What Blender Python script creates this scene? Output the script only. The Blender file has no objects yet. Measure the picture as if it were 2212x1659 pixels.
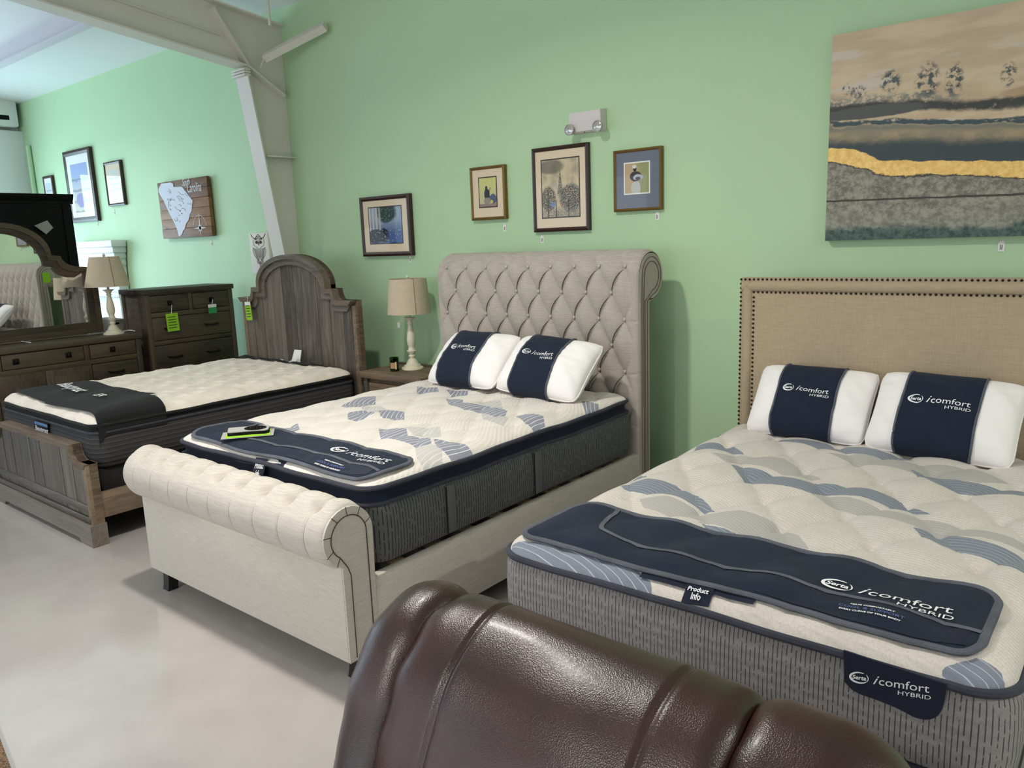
import bpy, bmesh, math, random
import numpy as np
from mathutils import Vector, Matrix
random.seed(7)
SC = bpy.context.scene
COL = SC.collection
PI = math.pi

# ------------------------------------------------------------------ camera
F_PX, YAW, PITCH, ROLL, HC = 1672.6, .688985, .185323, .0370528, 1.72
def _axes():
    f = Vector((-math.sin(YAW)*math.cos(PITCH), math.cos(YAW)*math.cos(PITCH), -math.sin(PITCH)))
    r = Vector((math.cos(YAW), math.sin(YAW), 0)); d = f.cross(r)
    return (r*math.cos(ROLL)+d*math.sin(ROLL), -r*math.sin(ROLL)+d*math.cos(ROLL), f)
RX, DX, FX = _axes()
cd = bpy.data.cameras.new('camera'); cam = bpy.data.objects.new('camera', cd); COL.objects.link(cam)
cd.sensor_width = 36; cd.lens = F_PX/2212*36; cd.clip_start = .05
m = Matrix((RX, -DX, -FX)).transposed().to_4x4(); m.translation = (0, 0, HC)
cam.matrix_world = m
SC.camera = cam
def ray(px, py):
    return RX*((px-1106)/F_PX)+DX*((py-829.5)/F_PX)+FX
def atY(px, py, Y): v = ray(px, py); v *= Y/v.y; v.z += HC; return v
def atX(px, py, X): v = ray(px, py); v *= X/v.x; v.z += HC; return v
def atZ(px, py, Z): v = ray(px, py); v *= (Z-HC)/v.z; v.z += HC; return v

# ------------------------------------------------------------------ world, lights, exposure
SC.view_settings.view_transform = 'Standard'; SC.view_settings.look = 'None'
SC.view_settings.gamma = 1; SC.view_settings.use_curve_mapping = False
SC.view_settings.exposure = -0.25
SC.cycles.use_denoising = True
SC.cycles.max_bounces = 8; SC.cycles.diffuse_bounces = 4; SC.cycles.transparent_max_bounces = 12
w = bpy.data.worlds.new('world'); SC.world = w; w.use_nodes = True
w.node_tree.nodes['Background'].inputs[0].default_value = (.62, .78, 1, 1)
w.node_tree.nodes['Background'].inputs[1].default_value = 1.0
def area(name, loc, aim, sx, sy, power, col, shape='RECTANGLE', spread=PI):
    l = bpy.data.lights.new(name, 'AREA'); l.shape = shape; l.size = sx; l.size_y = sy
    l.energy = power; l.color = col; l.spread = spread
    o = bpy.data.objects.new(name, l); COL.objects.link(o); o.location = loc
    o.rotation_euler = (Vector(aim)-Vector(loc)).to_track_quat('-Z', 'Y').to_euler()
    return o
D = 4.4            # the green wall
XL, XR, YF = -12.3, 4.2, -5.2   # left wall, right wall, shop front
# daylight in the openings of the shop front (behind the camera) and of the left end wall
for cx in (-9.3, -5.8, -2.3, 1.2):
    area('daylight', (cx, YF-.12, 1.75), (cx, 0, 1.75), 2.9, 2.3, 46, (.92, .96, 1))
area('daylight', (XL-.12, 1.9, 1.75), (0, 1.9, 1.75), 3.6, 2.3, 260, (.60, .85, 1))
area('daylight', (XL-.12, -2.4, 1.75), (0, -2.4, 1.75), 3.6, 2.3, 40, (.60, .83, 1))

# ------------------------------------------------------------------ mesh helpers
WL = {}
def put(o, parent, loc):
    COL.objects.link(o); WL[o.name] = Vector(loc)
    if parent: o.parent = parent; o.location = Vector(loc)-WL[parent.name]
    else: o.location = loc
    return o
def tag(o, label, cat=None, group=None, kind=None):
    if label: o['label'] = label
    if cat: o['category'] = cat
    if group: o['group'] = group
    if kind: o['kind'] = kind
    return o
def thing(name, loc, label, cat, group=None):
    o = bpy.data.objects.new(name, None); o.empty_display_size = .1
    put(o, None, loc); return tag(o, label, cat, group)
def mesh(name, v, f, mat, parent=None, smooth=True, uv=None, attrs=None, sharp=None):
    v = np.asarray(v, float).reshape(-1, 3)
    lo, hi = v.min(0), v.max(0); c = np.array([(lo[0]+hi[0])/2, (lo[1]+hi[1])/2, lo[2]])
    me = bpy.data.meshes.new(name)
    me.from_pydata((v-c).tolist(), [], [tuple(int(i) for i in q) for q in f])
    me.update()
    if uv is not None:
        uv = np.asarray(uv, float); L = me.uv_layers.new(name='UVMap')
        idx = np.empty(len(me.loops), int); me.loops.foreach_get('vertex_index', idx)
        L.data.foreach_set('uv', uv[idx].astype(np.float32).ravel())
    for k, a in (attrs or {}).items():
        at = me.attributes.new(k, 'FLOAT', 'POINT'); at.data.foreach_set('value', np.asarray(a, np.float32).ravel())
    if smooth:
        me.polygons.foreach_set('use_smooth', [True]*len(me.polygons))
        if sharp:
            try: me.set_sharp_from_angle(angle=math.radians(sharp))
            except Exception: pass
    me.materials.append(mat)
    return put(bpy.data.objects.new(name, me), parent, c)
def inst(o, name, parent, loc, rot=None):
    n = bpy.data.objects.new(name, o.data); put(n, parent, loc)
    if rot: n.rotation_euler = rot
    return n
class Geo:
    def __init__(s): s.v = []; s.f = []; s.u = []
    def add(s, v, f, u=None):
        b = len(s.v); s.v += [tuple(p) for p in v]; s.f += [tuple(i+b for i in q) for q in f]
        s.u += list(u) if u is not None else [(0, 0)]*len(v); return s
    def box(s, x0, x1, y0, y1, z0, z1, bev=0):
        bm = bmesh.new(); bmesh.ops.create_cube(bm, size=1)
        for q in bm.verts:
            q.co = ((x0+x1)/2+q.co.x*(x1-x0), (y0+y1)/2+q.co.y*(y1-y0), (z0+z1)/2+q.co.z*(z1-z0))
        if bev: bmesh.ops.bevel(bm, geom=bm.edges[:], offset=bev, segments=2, affect='EDGES', profile=.5)
        bm.verts.index_update(); s.add([q.co[:] for q in bm.verts], [[q.index for q in f.verts] for f in bm.faces]); bm.free()
        return s
    def lathe(s, prof, c, n=28, axis='z', cap=True):
        rows = []; b = len(s.v); V = []; F = []
        for r, h in prof:
            for i in range(n):
                a = 2*PI*i/n; x, y = r*math.cos(a), r*math.sin(a)
                V.append({'z': (c[0]+x, c[1]+y, c[2]+h), 'x': (c[0]+h, c[1]+x, c[2]+y), 'y': (c[0]+x, c[1]+h, c[2]-y)}[axis])
        for k in range(len(prof)-1):
            for i in range(n):
                j = (i+1) % n; F.append((k*n+i, k*n+j, (k+1)*n+j, (k+1)*n+i))
        if cap: F.append(tuple(range(n))[::-1]); F.append(tuple(range((len(prof)-1)*n, len(prof)*n)))
        return s.add(V, F)
    def tube(s, path, r, n=8, closed=False, flat=None):
        P = [Vector(p) for p in path]; N = len(P); V = []; F = []
        up0 = Vector((0, 0, 1)); 
        for i, p in enumerate(P):
            t = (P[(i+1) % N]-P[i-1]) if closed else (P[min(i+1, N-1)]-P[max(i-1, 0)])
            t.normalize(); up = up0 if abs(t.z) < .95 else Vector((1, 0, 0))
            a = t.cross(up).normalized(); bb = a.cross(t)
            rr = r[i] if isinstance(r, (list, tuple)) else r
            for k in range(n):
                th = 2*PI*k/n; V.append(p+a*(rr*math.cos(th))+bb*((flat or rr)*math.sin(th)))
        for i in range(N if closed else N-1):
            j = (i+1) % N
            for k in range(n): F.append((i*n+k, i*n+(k+1) % n, j*n+(k+1) % n, j*n+k))
        if not closed: F.append(tuple(range(n))[::-1]); F.append(tuple(range((N-1)*n, N*n)))
        return s.add(V, F)
    def prism(s, poly, a0, a1, axis='y'):
        """poly of (p,q): axis y -> (x,z), axis x -> (y,z), axis z -> (x,y)"""
        n = len(poly)
        mk = {'y': lambda p, q, a: (p, a, q), 'x': lambda p, q, a: (a, p, q), 'z': lambda p, q, a: (p, q, a)}[axis]
        V = [mk(p, q, a0) for p, q in poly]+[mk(p, q, a1) for p, q in poly]
        F = [tuple(range(n)), tuple(range(n, 2*n))[::-1]]+[(i, n+i, n+(i+1) % n, (i+1) % n) for i in range(n)]
        return s.add(V, F)
    def obj(s, name, mat, parent=None, smooth=True, sharp=35, uv=False, fix=True):
        v, f = s.v, s.f
        if fix:
            bm = bmesh.new(); vs = [bm.verts.new(p) for p in v]
            for q in f:
                try: bm.faces.new([vs[i] for i in q])
                except ValueError: pass
            bmesh.ops.recalc_face_normals(bm, faces=bm.faces[:]); bm.verts.index_update()
            f = [[q.index for q in fa.verts] for fa in bm.faces]; bm.free()
        return mesh(name, v, f, mat, parent, smooth, s.u if uv else None, sharp=sharp)
def box(name, x0, x1, y0, y1, z0, z1, mat, parent=None, bev=.004):
    return Geo().box(x0, x1, y0, y1, z0, z1, bev).obj(name, mat, parent)
def grid(name, nu, nv, fn, mat, parent=None, wrapu=False, uvf=None, attrf=None, flip=False):
    U, V = np.meshgrid(np.linspace(0, 1, nu), np.linspace(0, 1, nv), indexing='ij')
    P = np.stack([np.broadcast_to(a, U.shape) for a in fn(U, V)], -1)
    F = []
    for i in range(nu-1):
        for j in range(nv-1):
            q = (i*nv+j, (i+1)*nv+j, (i+1)*nv+j+1, i*nv+j+1); F.append(q[::-1] if flip else q)
    uv = None
    if uvf: uv = np.stack([np.broadcast_to(a, U.shape) for a in uvf(U, V)], -1).reshape(-1, 2)
    at = {k: np.broadcast_to(a, U.shape) for k, a in attrf(U, V, P).items()} if attrf else None
    return mesh(name, P.reshape(-1, 3), F, mat, parent, True, uv, at)
def arc(cx, cy, r, a0, a1, n, ry=None):
    return [(cx+r*math.cos(math.radians(a0+(a1-a0)*i/n)), cy+(ry or r)*math.sin(math.radians(a0+(a1-a0)*i/n))) for i in range(n+1)]
def smooth_noise(x, y, seed=0, n=5, s=1.0):
    r = np.random.RandomState(seed); out = 0
    for i in range(n):
        a = r.rand()*2*PI; k = s*(1+2*r.rand()); out = out+np.sin(k*(np.cos(a)*x+np.sin(a)*y)+r.rand()*6.28)/n
    return out
_tm = {}
def text_mesh(s, size, shear=0, bold=0, align='LEFT', xs=1.0):
    cu = bpy.data.curves.new('txt', 'FONT'); cu.body = s; cu.size = size; cu.shear = shear
    cu.resolution_u = 3; cu.offset = bold; cu.align_x = align
    o = bpy.data.objects.new('txt', cu); me = o.to_mesh()
    v = [(p.co.x*xs, p.co.y) for p in me.vertices]; f = [tuple(q.vertices) for q in me.polygons]
    o.to_mesh_clear(); bpy.data.objects.remove(o); bpy.data.curves.remove(cu)
    return v, f
def lettering(name, items, fn, mat, parent):
    """items: list of (verts2d, faces, dx, dy); fn maps (x, y) to a 3D point"""
    g = Geo()
    for v, f, dx, dy in items: g.add([fn(x+dx, y+dy) for x, y in v], f)
    return mesh(name, g.v, g.f, mat, parent, False)

# ------------------------------------------------------------------ material helpers
def lin(c): return tuple(((x/255)/12.92 if x/255 <= .04045 else ((x/255+.055)/1.055)**2.4) for x in c)
class S:
    """a socket with arithmetic"""
    def __init__(s, m, o): s.m = m; s.o = o
    def _op(s, op, *a, clamp=False):
        n = s.m.nt.nodes.new('ShaderNodeMath'); n.operation = op; n.use_clamp = clamp
        for i, x in enumerate((s,)+a):
            if isinstance(x, S): s.m.nt.links.new(x.o, n.inputs[i])
            else: n.inputs[i].default_value = x
        return S(s.m, n.outputs[0])
    def __add__(s, b): return s._op('ADD', b)
    __radd__ = __add__
    def __sub__(s, b): return s._op('SUBTRACT', b)
    def __rsub__(s, b): return (s*-1)+b
    def __mul__(s, b): return s._op('MULTIPLY', b)
    __rmul__ = __mul__
    def __truediv__(s, b): return s._op('DIVIDE', b)
    def abs(s): return s._op('ABSOLUTE')
    def sin(s): return s._op('SINE')
    def frac(s): return s._op('FRACT')
    def pow(s, b): return s._op('POWER', b)
    def gt(s, b): return s._op('GREATER_THAN', b)
    def lt(s, b): return s._op('LESS_THAN', b)
    def max(s, b): return s._op('MAXIMUM', b)
    def min(s, b): return s._op('MINIMUM', b)
    def step(s, a, b):
        n = s.m.nt.nodes.new('ShaderNodeMapRange'); n.interpolation_type = 'SMOOTHSTEP'
        s.m.nt.links.new(s.o, n.inputs[0]); n.inputs[1].default_value = a; n.inputs[2].default_value = b
        return S(s.m, n.outputs[0])
class Mat:
    def __init__(s, name):
        s.mat = bpy.data.materials.new(name); s.mat.use_nodes = True; s.nt = s.mat.node_tree
        s.b = s.nt.nodes['Principled BSDF']; s.co = s.nt.nodes.new('ShaderNodeTexCoord')
    def xyz(s, which='Object'):
        n = s.nt.nodes.new('ShaderNodeSeparateXYZ'); s.nt.links.new(s.co.outputs[which], n.inputs[0])
        return [S(s, n.outputs[i]) for i in range(3)]
    def attr(s, name):
        n = s.nt.nodes.new('ShaderNodeAttribute'); n.attribute_name = name; return S(s, n.outputs['Fac'])
    def vec(s, x=0, y=0, z=0):
        n = s.nt.nodes.new('ShaderNodeCombineXYZ')
        for i, a in enumerate((x, y, z)):
            if isinstance(a, S): s.nt.links.new(a.o, n.inputs[i])
            else: n.inputs[i].default_value = a
        return S(s, n.outputs[0])
    def noise(s, scale, detail=3, vec=None, sc=None, rough=.5, dist=0):
        n = s.nt.nodes.new('ShaderNodeTexNoise'); n.inputs['Scale'].default_value = scale
        n.inputs['Detail'].default_value = detail; n.inputs['Roughness'].default_value = rough; n.inputs['Distortion'].default_value = dist
        src = vec.o if vec else s.co.outputs['Object']
        if sc:
            mp = s.nt.nodes.new('ShaderNodeMapping'); mp.inputs['Scale'].default_value = sc
            s.nt.links.new(src, mp.inputs[0]); src = mp.outputs[0]
        s.nt.links.new(src, n.inputs['Vector']); return S(s, n.outputs['Fac'])
    def voro(s, scale, vec=None, feature='F1', out='Distance', sc=None):
        n = s.nt.nodes.new('ShaderNodeTexVoronoi'); n.feature = feature; n.inputs['Scale'].default_value = scale
        src = vec.o if vec else s.co.outputs['Object']
        if sc:
            mp = s.nt.nodes.new('ShaderNodeMapping'); mp.inputs['Scale'].default_value = sc
            s.nt.links.new(src, mp.inputs[0]); src = mp.outputs[0]
        s.nt.links.new(src, n.inputs['Vector']); return S(s, n.outputs[out])
    def rnd(s):
        n = s.nt.nodes.new('ShaderNodeObjectInfo'); return S(s, n.outputs['Random'])
    def col(s, c): 
        n = s.nt.nodes.new('ShaderNodeRGB'); n.outputs[0].default_value = tuple(c)+(1,); return S(s, n.outputs[0])
    def mix(s, fac, a, b, mode='MIX'):
        n = s.nt.nodes.new('ShaderNodeMix'); n.data_type = 'RGBA'; n.blend_type = mode; n.clamp_factor = True
        for i, x in ((0, fac), (6, a), (7, b)):
            if isinstance(x, S): s.nt.links.new(x.o, n.inputs[i])
            elif i == 0: n.inputs[0].default_value = x
            else: n.inputs[i].default_value = tuple(x)+(1,)
        return S(s, n.outputs[2])
    def set(s, color=None, rough=None, bump=None, bd=.002, bs=1.0, **k):
        def put_(sock, x):
            if isinstance(x, S): s.nt.links.new(x.o, s.b.inputs[sock])
            elif isinstance(x, (tuple, list)) : s.b.inputs[sock].default_value = tuple(x)+((1,) if len(x) == 3 else ())
            else: s.b.inputs[sock].default_value = x
        if color is not None: put_('Base Color', color)
        if rough is not None: put_('Roughness', rough)
        if bump is not None:
            n = s.nt.nodes.new('ShaderNodeBump'); n.inputs['Distance'].default_value = bd; n.inputs['Strength'].default_value = bs
            s.nt.links.new(bump.o, n.inputs['Height']); s.nt.links.new(n.outputs[0], s.b.inputs['Normal'])
        for kk, x in k.items(): put_(kk.replace('_', ' '), x)
        return s.mat
def plain(name, c, rough=.6, **k): return Mat(name).set(lin(c), rough, **k)
def painted(name, c, rough=.55, var=.06, **k):
    m = Mat(name); a = lin(c); n = m.noise(3, 4)
    return m.set(m.mix(n, tuple(x*(1-var) for x in a), tuple(min(1, x*(1+var)) for x in a)), rough, m.noise(60, 2), .001, .25, **k)
def wood(name, dark, light, axis='z', rough=.6, warm=None, knots=True):
    m = Mat(name); sc = {'z': (9, 9, .7), 'x': (.7, 9, 9), 'y': (9, .7, 9)}[axis]
    r = m.rnd(); off = m.vec(r*37, r*11, r*23)
    n = m.nt.nodes.new('ShaderNodeVectorMath'); n.operation = 'ADD'
    m.nt.links.new(m.co.outputs['Object'], n.inputs[0]); m.nt.links.new(off.o, n.inputs[1]); V = S(m, n.outputs[0])
    g = m.noise(2.2, 6, V, sc, .62, 1.2); fine = m.noise(14, 3, V, sc, .6)
    f = (g*.75+fine*.35+r*.28-.2)
    c = m.mix(f.step(.25, .75), lin(dark), lin(light))
    if warm: c = m.mix(m.noise(1.3, 2, V).step(.5, .75)*.6, c, lin(warm))
    if knots:
        k = m.voro(1.9, V, sc={'z': (2.6, 2.6, .9), 'x': (.9, 2.6, 2.6), 'y': (2.6, .9, 2.6)}[axis])
        c = m.mix((1-k.step(.03, .10))*.75, c, tuple(x*.35 for x in lin(dark)))
    return m.set(c, rough, fine*.6+g*.4, .002, .35)
def linen(name, c, c2, sc=(14, 14, 160), rough=.9, weave=420, amt=.55):
    m = Mat(name); s1 = m.noise(1, 4, None, sc, .6); s2 = m.noise(1, 3, None, (sc[2], sc[2], sc[0]), .6)
    f = s1*amt+s2*(1-amt)
    col = m.mix(f.step(.32, .68), lin(c2), lin(c))
    return m.set(col, rough, m.noise(weave, 2)*.5+f*.5, .0012, .35, Sheen_Weight=.15)
M = {}
M['wall'] = painted('green_wall_paint', (184, 216, 172), .62, .03)
M['white_wall'] = painted('white_wall_paint', (222, 224, 222), .6, .03)
M['ceiling'] = painted('white_ceiling_panel', (226, 228, 226), .6, .02)
M['steel'] = painted('white_painted_steel', (222, 218, 208), .45, .04)
M['steel2'] = painted('pale_painted_purlin', (208, 205, 214), .45, .04)
m = Mat('polished_concrete'); n = m.noise(.8, 3); n2 = m.noise(4, 3)
M['floor'] = m.set(m.mix((n*.6+n2*.4).step(.3, .7), lin((166, 160, 156)), lin((180, 174, 170))), (n2*.06+.14), Coat_Weight=.35, Coat_Roughness=.06)
M['white'] = painted('white_paint', (235, 235, 236), .5, .02)
M['black'] = plain('black_lacquer', (8, 7, 7), .6, Specular_IOR_Level=.2)
M['darkmetal'] = plain('dark_bronze_metal', (30, 26, 24), .38, Metallic=.7)
M['nail'] = plain('antique_nailhead', (52, 40, 34), .35, Metallic=.8)
M['wood_bed'] = wood('grey_brown_plank_wood', (68, 61, 54), (124, 115, 104), 'z', .55, (112, 94, 74))
M['wood_grey_x'] = wood('grey_brown_moulding_wood', (72, 65, 58), (126, 117, 106), 'x', .5, (116, 98, 76))
M['wood_bed_x'] = wood('grey_brown_rail_wood', (74, 62, 50), (132, 114, 92), 'x', .6, (150, 118, 80))
M['wood_bed_y'] = wood('grey_brown_side_wood', (74, 62, 50), (132, 112, 90), 'y', .6, (150, 118, 80))  # browner than the planks; warm lamplight on the end posts is in the colour
M['wood_case'] = wood('brown_case_wood', (44, 37, 28), (88, 75, 56), 'y', .55, (92, 72, 48))
M['wood_case_z'] = wood('brown_stile_wood', (46, 38, 29), (90, 76, 58), 'z', .55, (92, 72, 48))
M['wood_case_x'] = wood('brown_side_wood', (50, 43, 36), (92, 81, 68), 'x', .55)
M['linen'] = linen('oatmeal_linen', (186, 177, 166), (160, 151, 141), (14, 14, 380), amt=.7)
M['linen_pale'] = linen('pale_oatmeal_linen', (206, 199, 188), (186, 178, 166), (14, 14, 380), amt=.75)
M['burlap'] = linen('tan_burlap', (178, 160, 133), (164, 146, 119), (16, 16, 260), .92, 300)
M['button'] = plain('linen_button', (186, 174, 160), .85)
M['seam'] = plain('seam_cord', (120, 108, 94), .9)
M['seam_fold_shade'] = plain('dark_seam_and_fold_shade', (70, 62, 54), .9)  # dark cord colour, also the shade laid into the headboard folds
M['leg'] = plain('black_wood_leg', (18, 16, 15), .35)
def felt(name, c, v=.25, sc=500, rough=.95):
    m = Mat(name); a = lin(c); f = m.noise(sc, 2)*.6+m.noise(9, 3)*.4
    return m.set(m.mix(f.step(.3, .7), tuple(x*(1-v) for x in a), tuple(x*(1+v) for x in a)), rough, m.noise(sc, 2), .001, .3, Sheen_Weight=.03)
M['navy'] = felt('navy_felt', (12, 25, 45))
M['navy_dark'] = felt('dark_navy_satin', (6, 13, 40), .1, 300, .6)
M['navy_band'] = felt('navy_mattress_band', (15, 24, 44), .2)
M['trim'] = felt('grey_melange_trim', (84, 87, 96), .45, 700)
M['trim_dark'] = felt('charcoal_piping', (54, 55, 66), .4, 700)
M['blackcloth'] = felt('black_cloth', (7, 7, 8), .2)
M['blackband'] = felt('black_mattress_band', (22, 21, 22), .2)
M['print_white'] = plain('white_print', (238, 238, 240), .6)
M['print_blue'] = plain('pale_blue_print', (96, 110, 170), .6)
M['print_dark'] = plain('dark_print', (52, 44, 40), .7)
m = Mat('white_pillow_cotton'); M['pillow'] = m.set(m.mix(m.noise(3, 2), lin((236, 231, 226)), lin((244, 241, 240))), .85, m.noise(300, 2)*.5+m.noise(11, 3, None, (1, 1, 1))*.8, .004, .25, Sheen_Weight=.1)
M['lime'] = plain('lime_paper', (150, 205, 40), .7)
M['green_tag'] = plain('green_paper', (46, 150, 80), .7)
M['paper'] = plain('white_paper', (236, 234, 228), .8)
M['grey_paper'] = plain('grey_paper', (170, 165, 160), .8)
M['lampwhite'] = painted('cream_lamp_enamel', (226, 217, 190), .4, .04)
def shade(name, c):
    m = Mat(name); f = m.noise(1, 3, None, (220, 220, 10))*.5+m.noise(1, 3, None, (12, 12, 260))*.5
    return m.set(m.mix(f.step(.3, .7), tuple(x*.86 for x in lin(c)), lin(c)), .9, f, .001, .3, Transmission_Weight=.0)
M['shade'] = shade('linen_lampshade', (205, 188, 162))
M['glass'] = None
def glassmat(name, tint=(1, 1, 1), gl=.02, ior=1.5):
    mt = bpy.data.materials.new(name); mt.use_nodes = True; nt = mt.node_tree; nt.nodes.clear()
    o = nt.nodes.new('ShaderNodeOutputMaterial'); mx = nt.nodes.new('ShaderNodeMixShader'); fr = nt.nodes.new('ShaderNodeFresnel'); ge = nt.nodes.new('ShaderNodeNewGeometry'); mi = nt.nodes.new('ShaderNodeMath'); mi.operation = 'MULTIPLY_ADD'; mi.inputs[1].default_value = 1/ior-ior; mi.inputs[2].default_value = ior; nt.links.new(ge.outputs['Backfacing'], mi.inputs[0]); nt.links.new(mi.outputs[0], fr.inputs[0])
    t = nt.nodes.new('ShaderNodeBsdfTransparent'); g = nt.nodes.new('ShaderNodeBsdfGlossy')
    t.inputs[0].default_value = tint+(1,); g.inputs['Roughness'].default_value = gl; fr.inputs[0].default_value = ior
    nt.links.new(fr.outputs[0], mx.inputs[0]); nt.links.new(t.outputs[0], mx.inputs[1]); nt.links.new(g.outputs[0], mx.inputs[2]); nt.links.new(mx.outputs[0], o.inputs[0])
    return mt
M['glass'] = glassmat('clear_glass'); M['picture_glass'] = glassmat('low_glare_glass', (1, 1, 1), .02, 1.34)
M['greenglass'] = glassmat('green_bottle_glass', (.10, .35, .05), .03)
M['mirror'] = plain('mirror_silver', (235, 238, 238), .015, Metallic=1.0)
M['chrome'] = plain('silver_plastic', (176, 173, 168), .35, Metallic=.1)
m = Mat('brown_leather'); vo = m.voro(400); fi = m.noise(110, 4); lo = m.noise(5, 3)
lc = m.mix(lo.step(.3, .75), lin((38, 17, 12)), lin((58, 26, 18)))
M['leather'] = m.set(lc, (fi*.12+.26), (vo*.65+fi*.35), 0.0014, .42, Specular_IOR_Level=.55, Coat_Weight=.15, Coat_Roughness=.22)
M['stitch'] = plain('leather_seam', (48, 24, 18), .5)
M['gold_frame'] = painted('antique_gold_frame', (122, 94, 44), .4, .2, Metallic=.35)
M['brown_frame'] = painted('dark_walnut_frame', (52, 30, 22), .38, .2)
M['matboard'] = plain('cream_mat_board', (226, 208, 180), .85)
M['matgrey'] = plain('slate_mat_board', (112, 118, 132), .85)

# ================================================================== THE SETTING
def struct(o): o['kind'] = 'structure'; return o
floor = struct(box('floor', XL-.2, XR+.2, YF-.2, D+.2, -.1, 0, M['floor'], None, 0))
wb = struct(box('wall_back', XL-.2, XR+.2, D, D+.2, 0, 4.0, M['wall'], None, 0))
SL = .127
zc = lambda y: 3.77+SL*(D-y)
g = Geo(); g.prism([(D+.2, zc(D+.2)), (YF-.2, zc(YF-.2)), (YF-.2, zc(YF-.2)+.12), (D+.2, zc(D+.2)+.12)], XL-.2, XR+.2, 'x')
ceil = struct(g.obj('ceiling', M['ceiling'], None, False))
def wall_with_windows(name, along, fixed, th, a0, a1, z1, wins, mat):
    """wall in pieces around its window openings, one mesh"""
    g = Geo()
    def b(p0, p1, q0, q1):
        if along == 'x': g.box(p0, p1, fixed, fixed+th, q0, q1)
        else: g.box(fixed, fixed+th, p0, p1, q0, q1)
    wins = sorted(wins); c = a0
    for (p0, p1, q0, q1) in wins:
        b(c, p0, 0, z1); b(p0, p1, 0, q0); b(p0, p1, q1, z1); c = p1
    b(c, a1, 0, z1)
    return struct(g.obj(name, mat, None, False))
fw = [(cx-1.5, cx+1.5, .55, 2.95) for cx in (-9.3, -5.8, -2.3, 1.2)]
wf = wall_with_windows('wall_front', 'x', YF-.2, .2, XL-.2, XR+.2, 5.2, fw, M['white_wall'])
lw = [(.05, 3.75, .55, 2.95), (-4.25, -.55, .55, 2.95)]
wl = wall_with_windows('wall_left', 'y', XL-.2, .2, YF, D, 5.2, lw, M['white_wall'])
wr = struct(box('wall_right', XR, XR+.2, YF, D, 0, 5.2, M['white_wall'], None, 0))
def window(n, along, fixed, a0, a1, z0, z1):
    g = Geo()
    def b(p0, p1, q0, q1, t=.06):
        if along == 'x': g.box(p0, p1, fixed-t/2, fixed+t/2, q0, q1, .004)
        else: g.box(fixed-t/2, fixed+t/2, p0, p1, q0, q1, .004)
    b(a0, a1, z0, z0+.07); b(a0, a1, z1-.07, z1); b(a0, a0+.07, z0+.07, z1-.07); b(a1-.07, a1, z0+.07, z1-.07)
    mid = (a0+a1)/2; b(mid-.03, mid+.03, z0+.07, z1-.07)
    w_ = struct(g.obj(f'window_{n}', M['white']))
    for (p0, p1) in ((a0+.07, mid-.03), (mid+.03, a1-.07)):
        gg = Geo()
        if along == 'x': gg.add([(p1, fixed, z0+.07), (p0, fixed, z0+.07), (p0, fixed, z1-.07), (p1, fixed, z1-.07)], [(0, 1, 2, 3)])
        else: gg.add([(fixed, p0, z0+.07), (fixed, p1, z0+.07), (fixed, p1, z1-.07), (fixed, p0, z1-.07)], [(0, 1, 2, 3)])
        gg.obj('pane', M['glass'], w_, False, fix=False)
k = 1
for (p0, p1, q0, q1) in fw: window(k, 'x', YF-.06, p0, p1, q0, q1); k += 1
for (p0, p1, q0, q1) in lw: window(k, 'y', XL-.06, p0, p1, q0, q1); k += 1

# steel portal frame: tapered column, rafter, flange brace
XC = -6.12   # web plane
cf = lambda z: 4.17-.085*(z/1.0)*.93       # inner flange of the column leans into the room
col = thing('steel_frame', (XC, 4.2, 0), 'white painted steel portal frame, tapered column and rafter against the green wall', 'steel frame')
cfy = lambda z: np.interp(z, [0, 1.66, 3.2], [4.26, 4.19, 3.98])
zb_r = lambda y: 3.24+SL*(4.0-y)            # underside of the rafter
g = Geo(); g.prism([(D, 0), (D, zb_r(D)), (cfy(3.2), zb_r(cfy(3.2))), (cfy(3.2), 3.2), (cfy(1.66), 1.66), (cfy(0), 0)], XC-.006, XC+.006, 'x')
g.obj('column_web', M['steel'], col)
g = Geo(); t = .012
g.prism([(cfy(0), 0), (cfy(1.66), 1.66), (cfy(3.2), 3.2), (cfy(3.2)-t, 3.2), (cfy(1.66)-t, 1.66), (cfy(0)-t, 0)], XC-.09, XC+.09, 'x'); g.obj('column_flange', M['steel'], col)
g = Geo(); g.prism([(D, zb_r(D)), (-4.9, zb_r(-4.9)), (-4.9, zc(-4.9)-.16), (D, zc(D)-.16)], XC-.006, XC+.006, 'x'); g.obj('rafter_web', M['steel'], col)
g = Geo(); g.prism([(cfy(3.2), zb_r(cfy(3.2))), (-4.9, zb_r(-4.9)), (-4.9, zb_r(-4.9)-.014), (cfy(3.2), zb_r(cfy(3.2))-.014)], XC-.09, XC+.09, 'x'); g.obj('rafter_flange', M['steel'], col)
g = Geo(); g.prism([(D-.02, zc(D)-.16), (-4.9, zc(-4.9)-.16), (-4.9, zc(-4.9)-.146), (D-.02, zc(D)-.146)], XC-.09, XC+.09, 'x'); g.obj('rafter_top_flange', M['steel'], col)
g = Geo(); g.box(XC+.006, XC+.10, cfy(2.4)+.012, D-.005, 2.50, 2.512, .002); g.obj('stiffener', M['steel'], col)
g = Geo(); g.prism([(3.985, 3.23), (4.34, 3.02), (4.34, 3.036), (3.985, 3.246)], XC+.006, XC+.09, 'x'); g.obj('stiffener', M['steel'], col)
g = Geo(); g.prism([(3.985, 3.25), (3.72, 3.64), (3.735, 3.65), (4.0, 3.26)], XC+.006, XC+.08, 'x'); g.obj('stiffener', M['steel'], col)
g = Geo(); g.prism([(3.80, 3.45), (2.0, 3.45+SL*1.8), (2.0, 3.458+SL*1.8), (3.80, 3.458)], XC+.006, XC+.03, 'x'); g.obj('stiffener', M['steel'], col)
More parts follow.
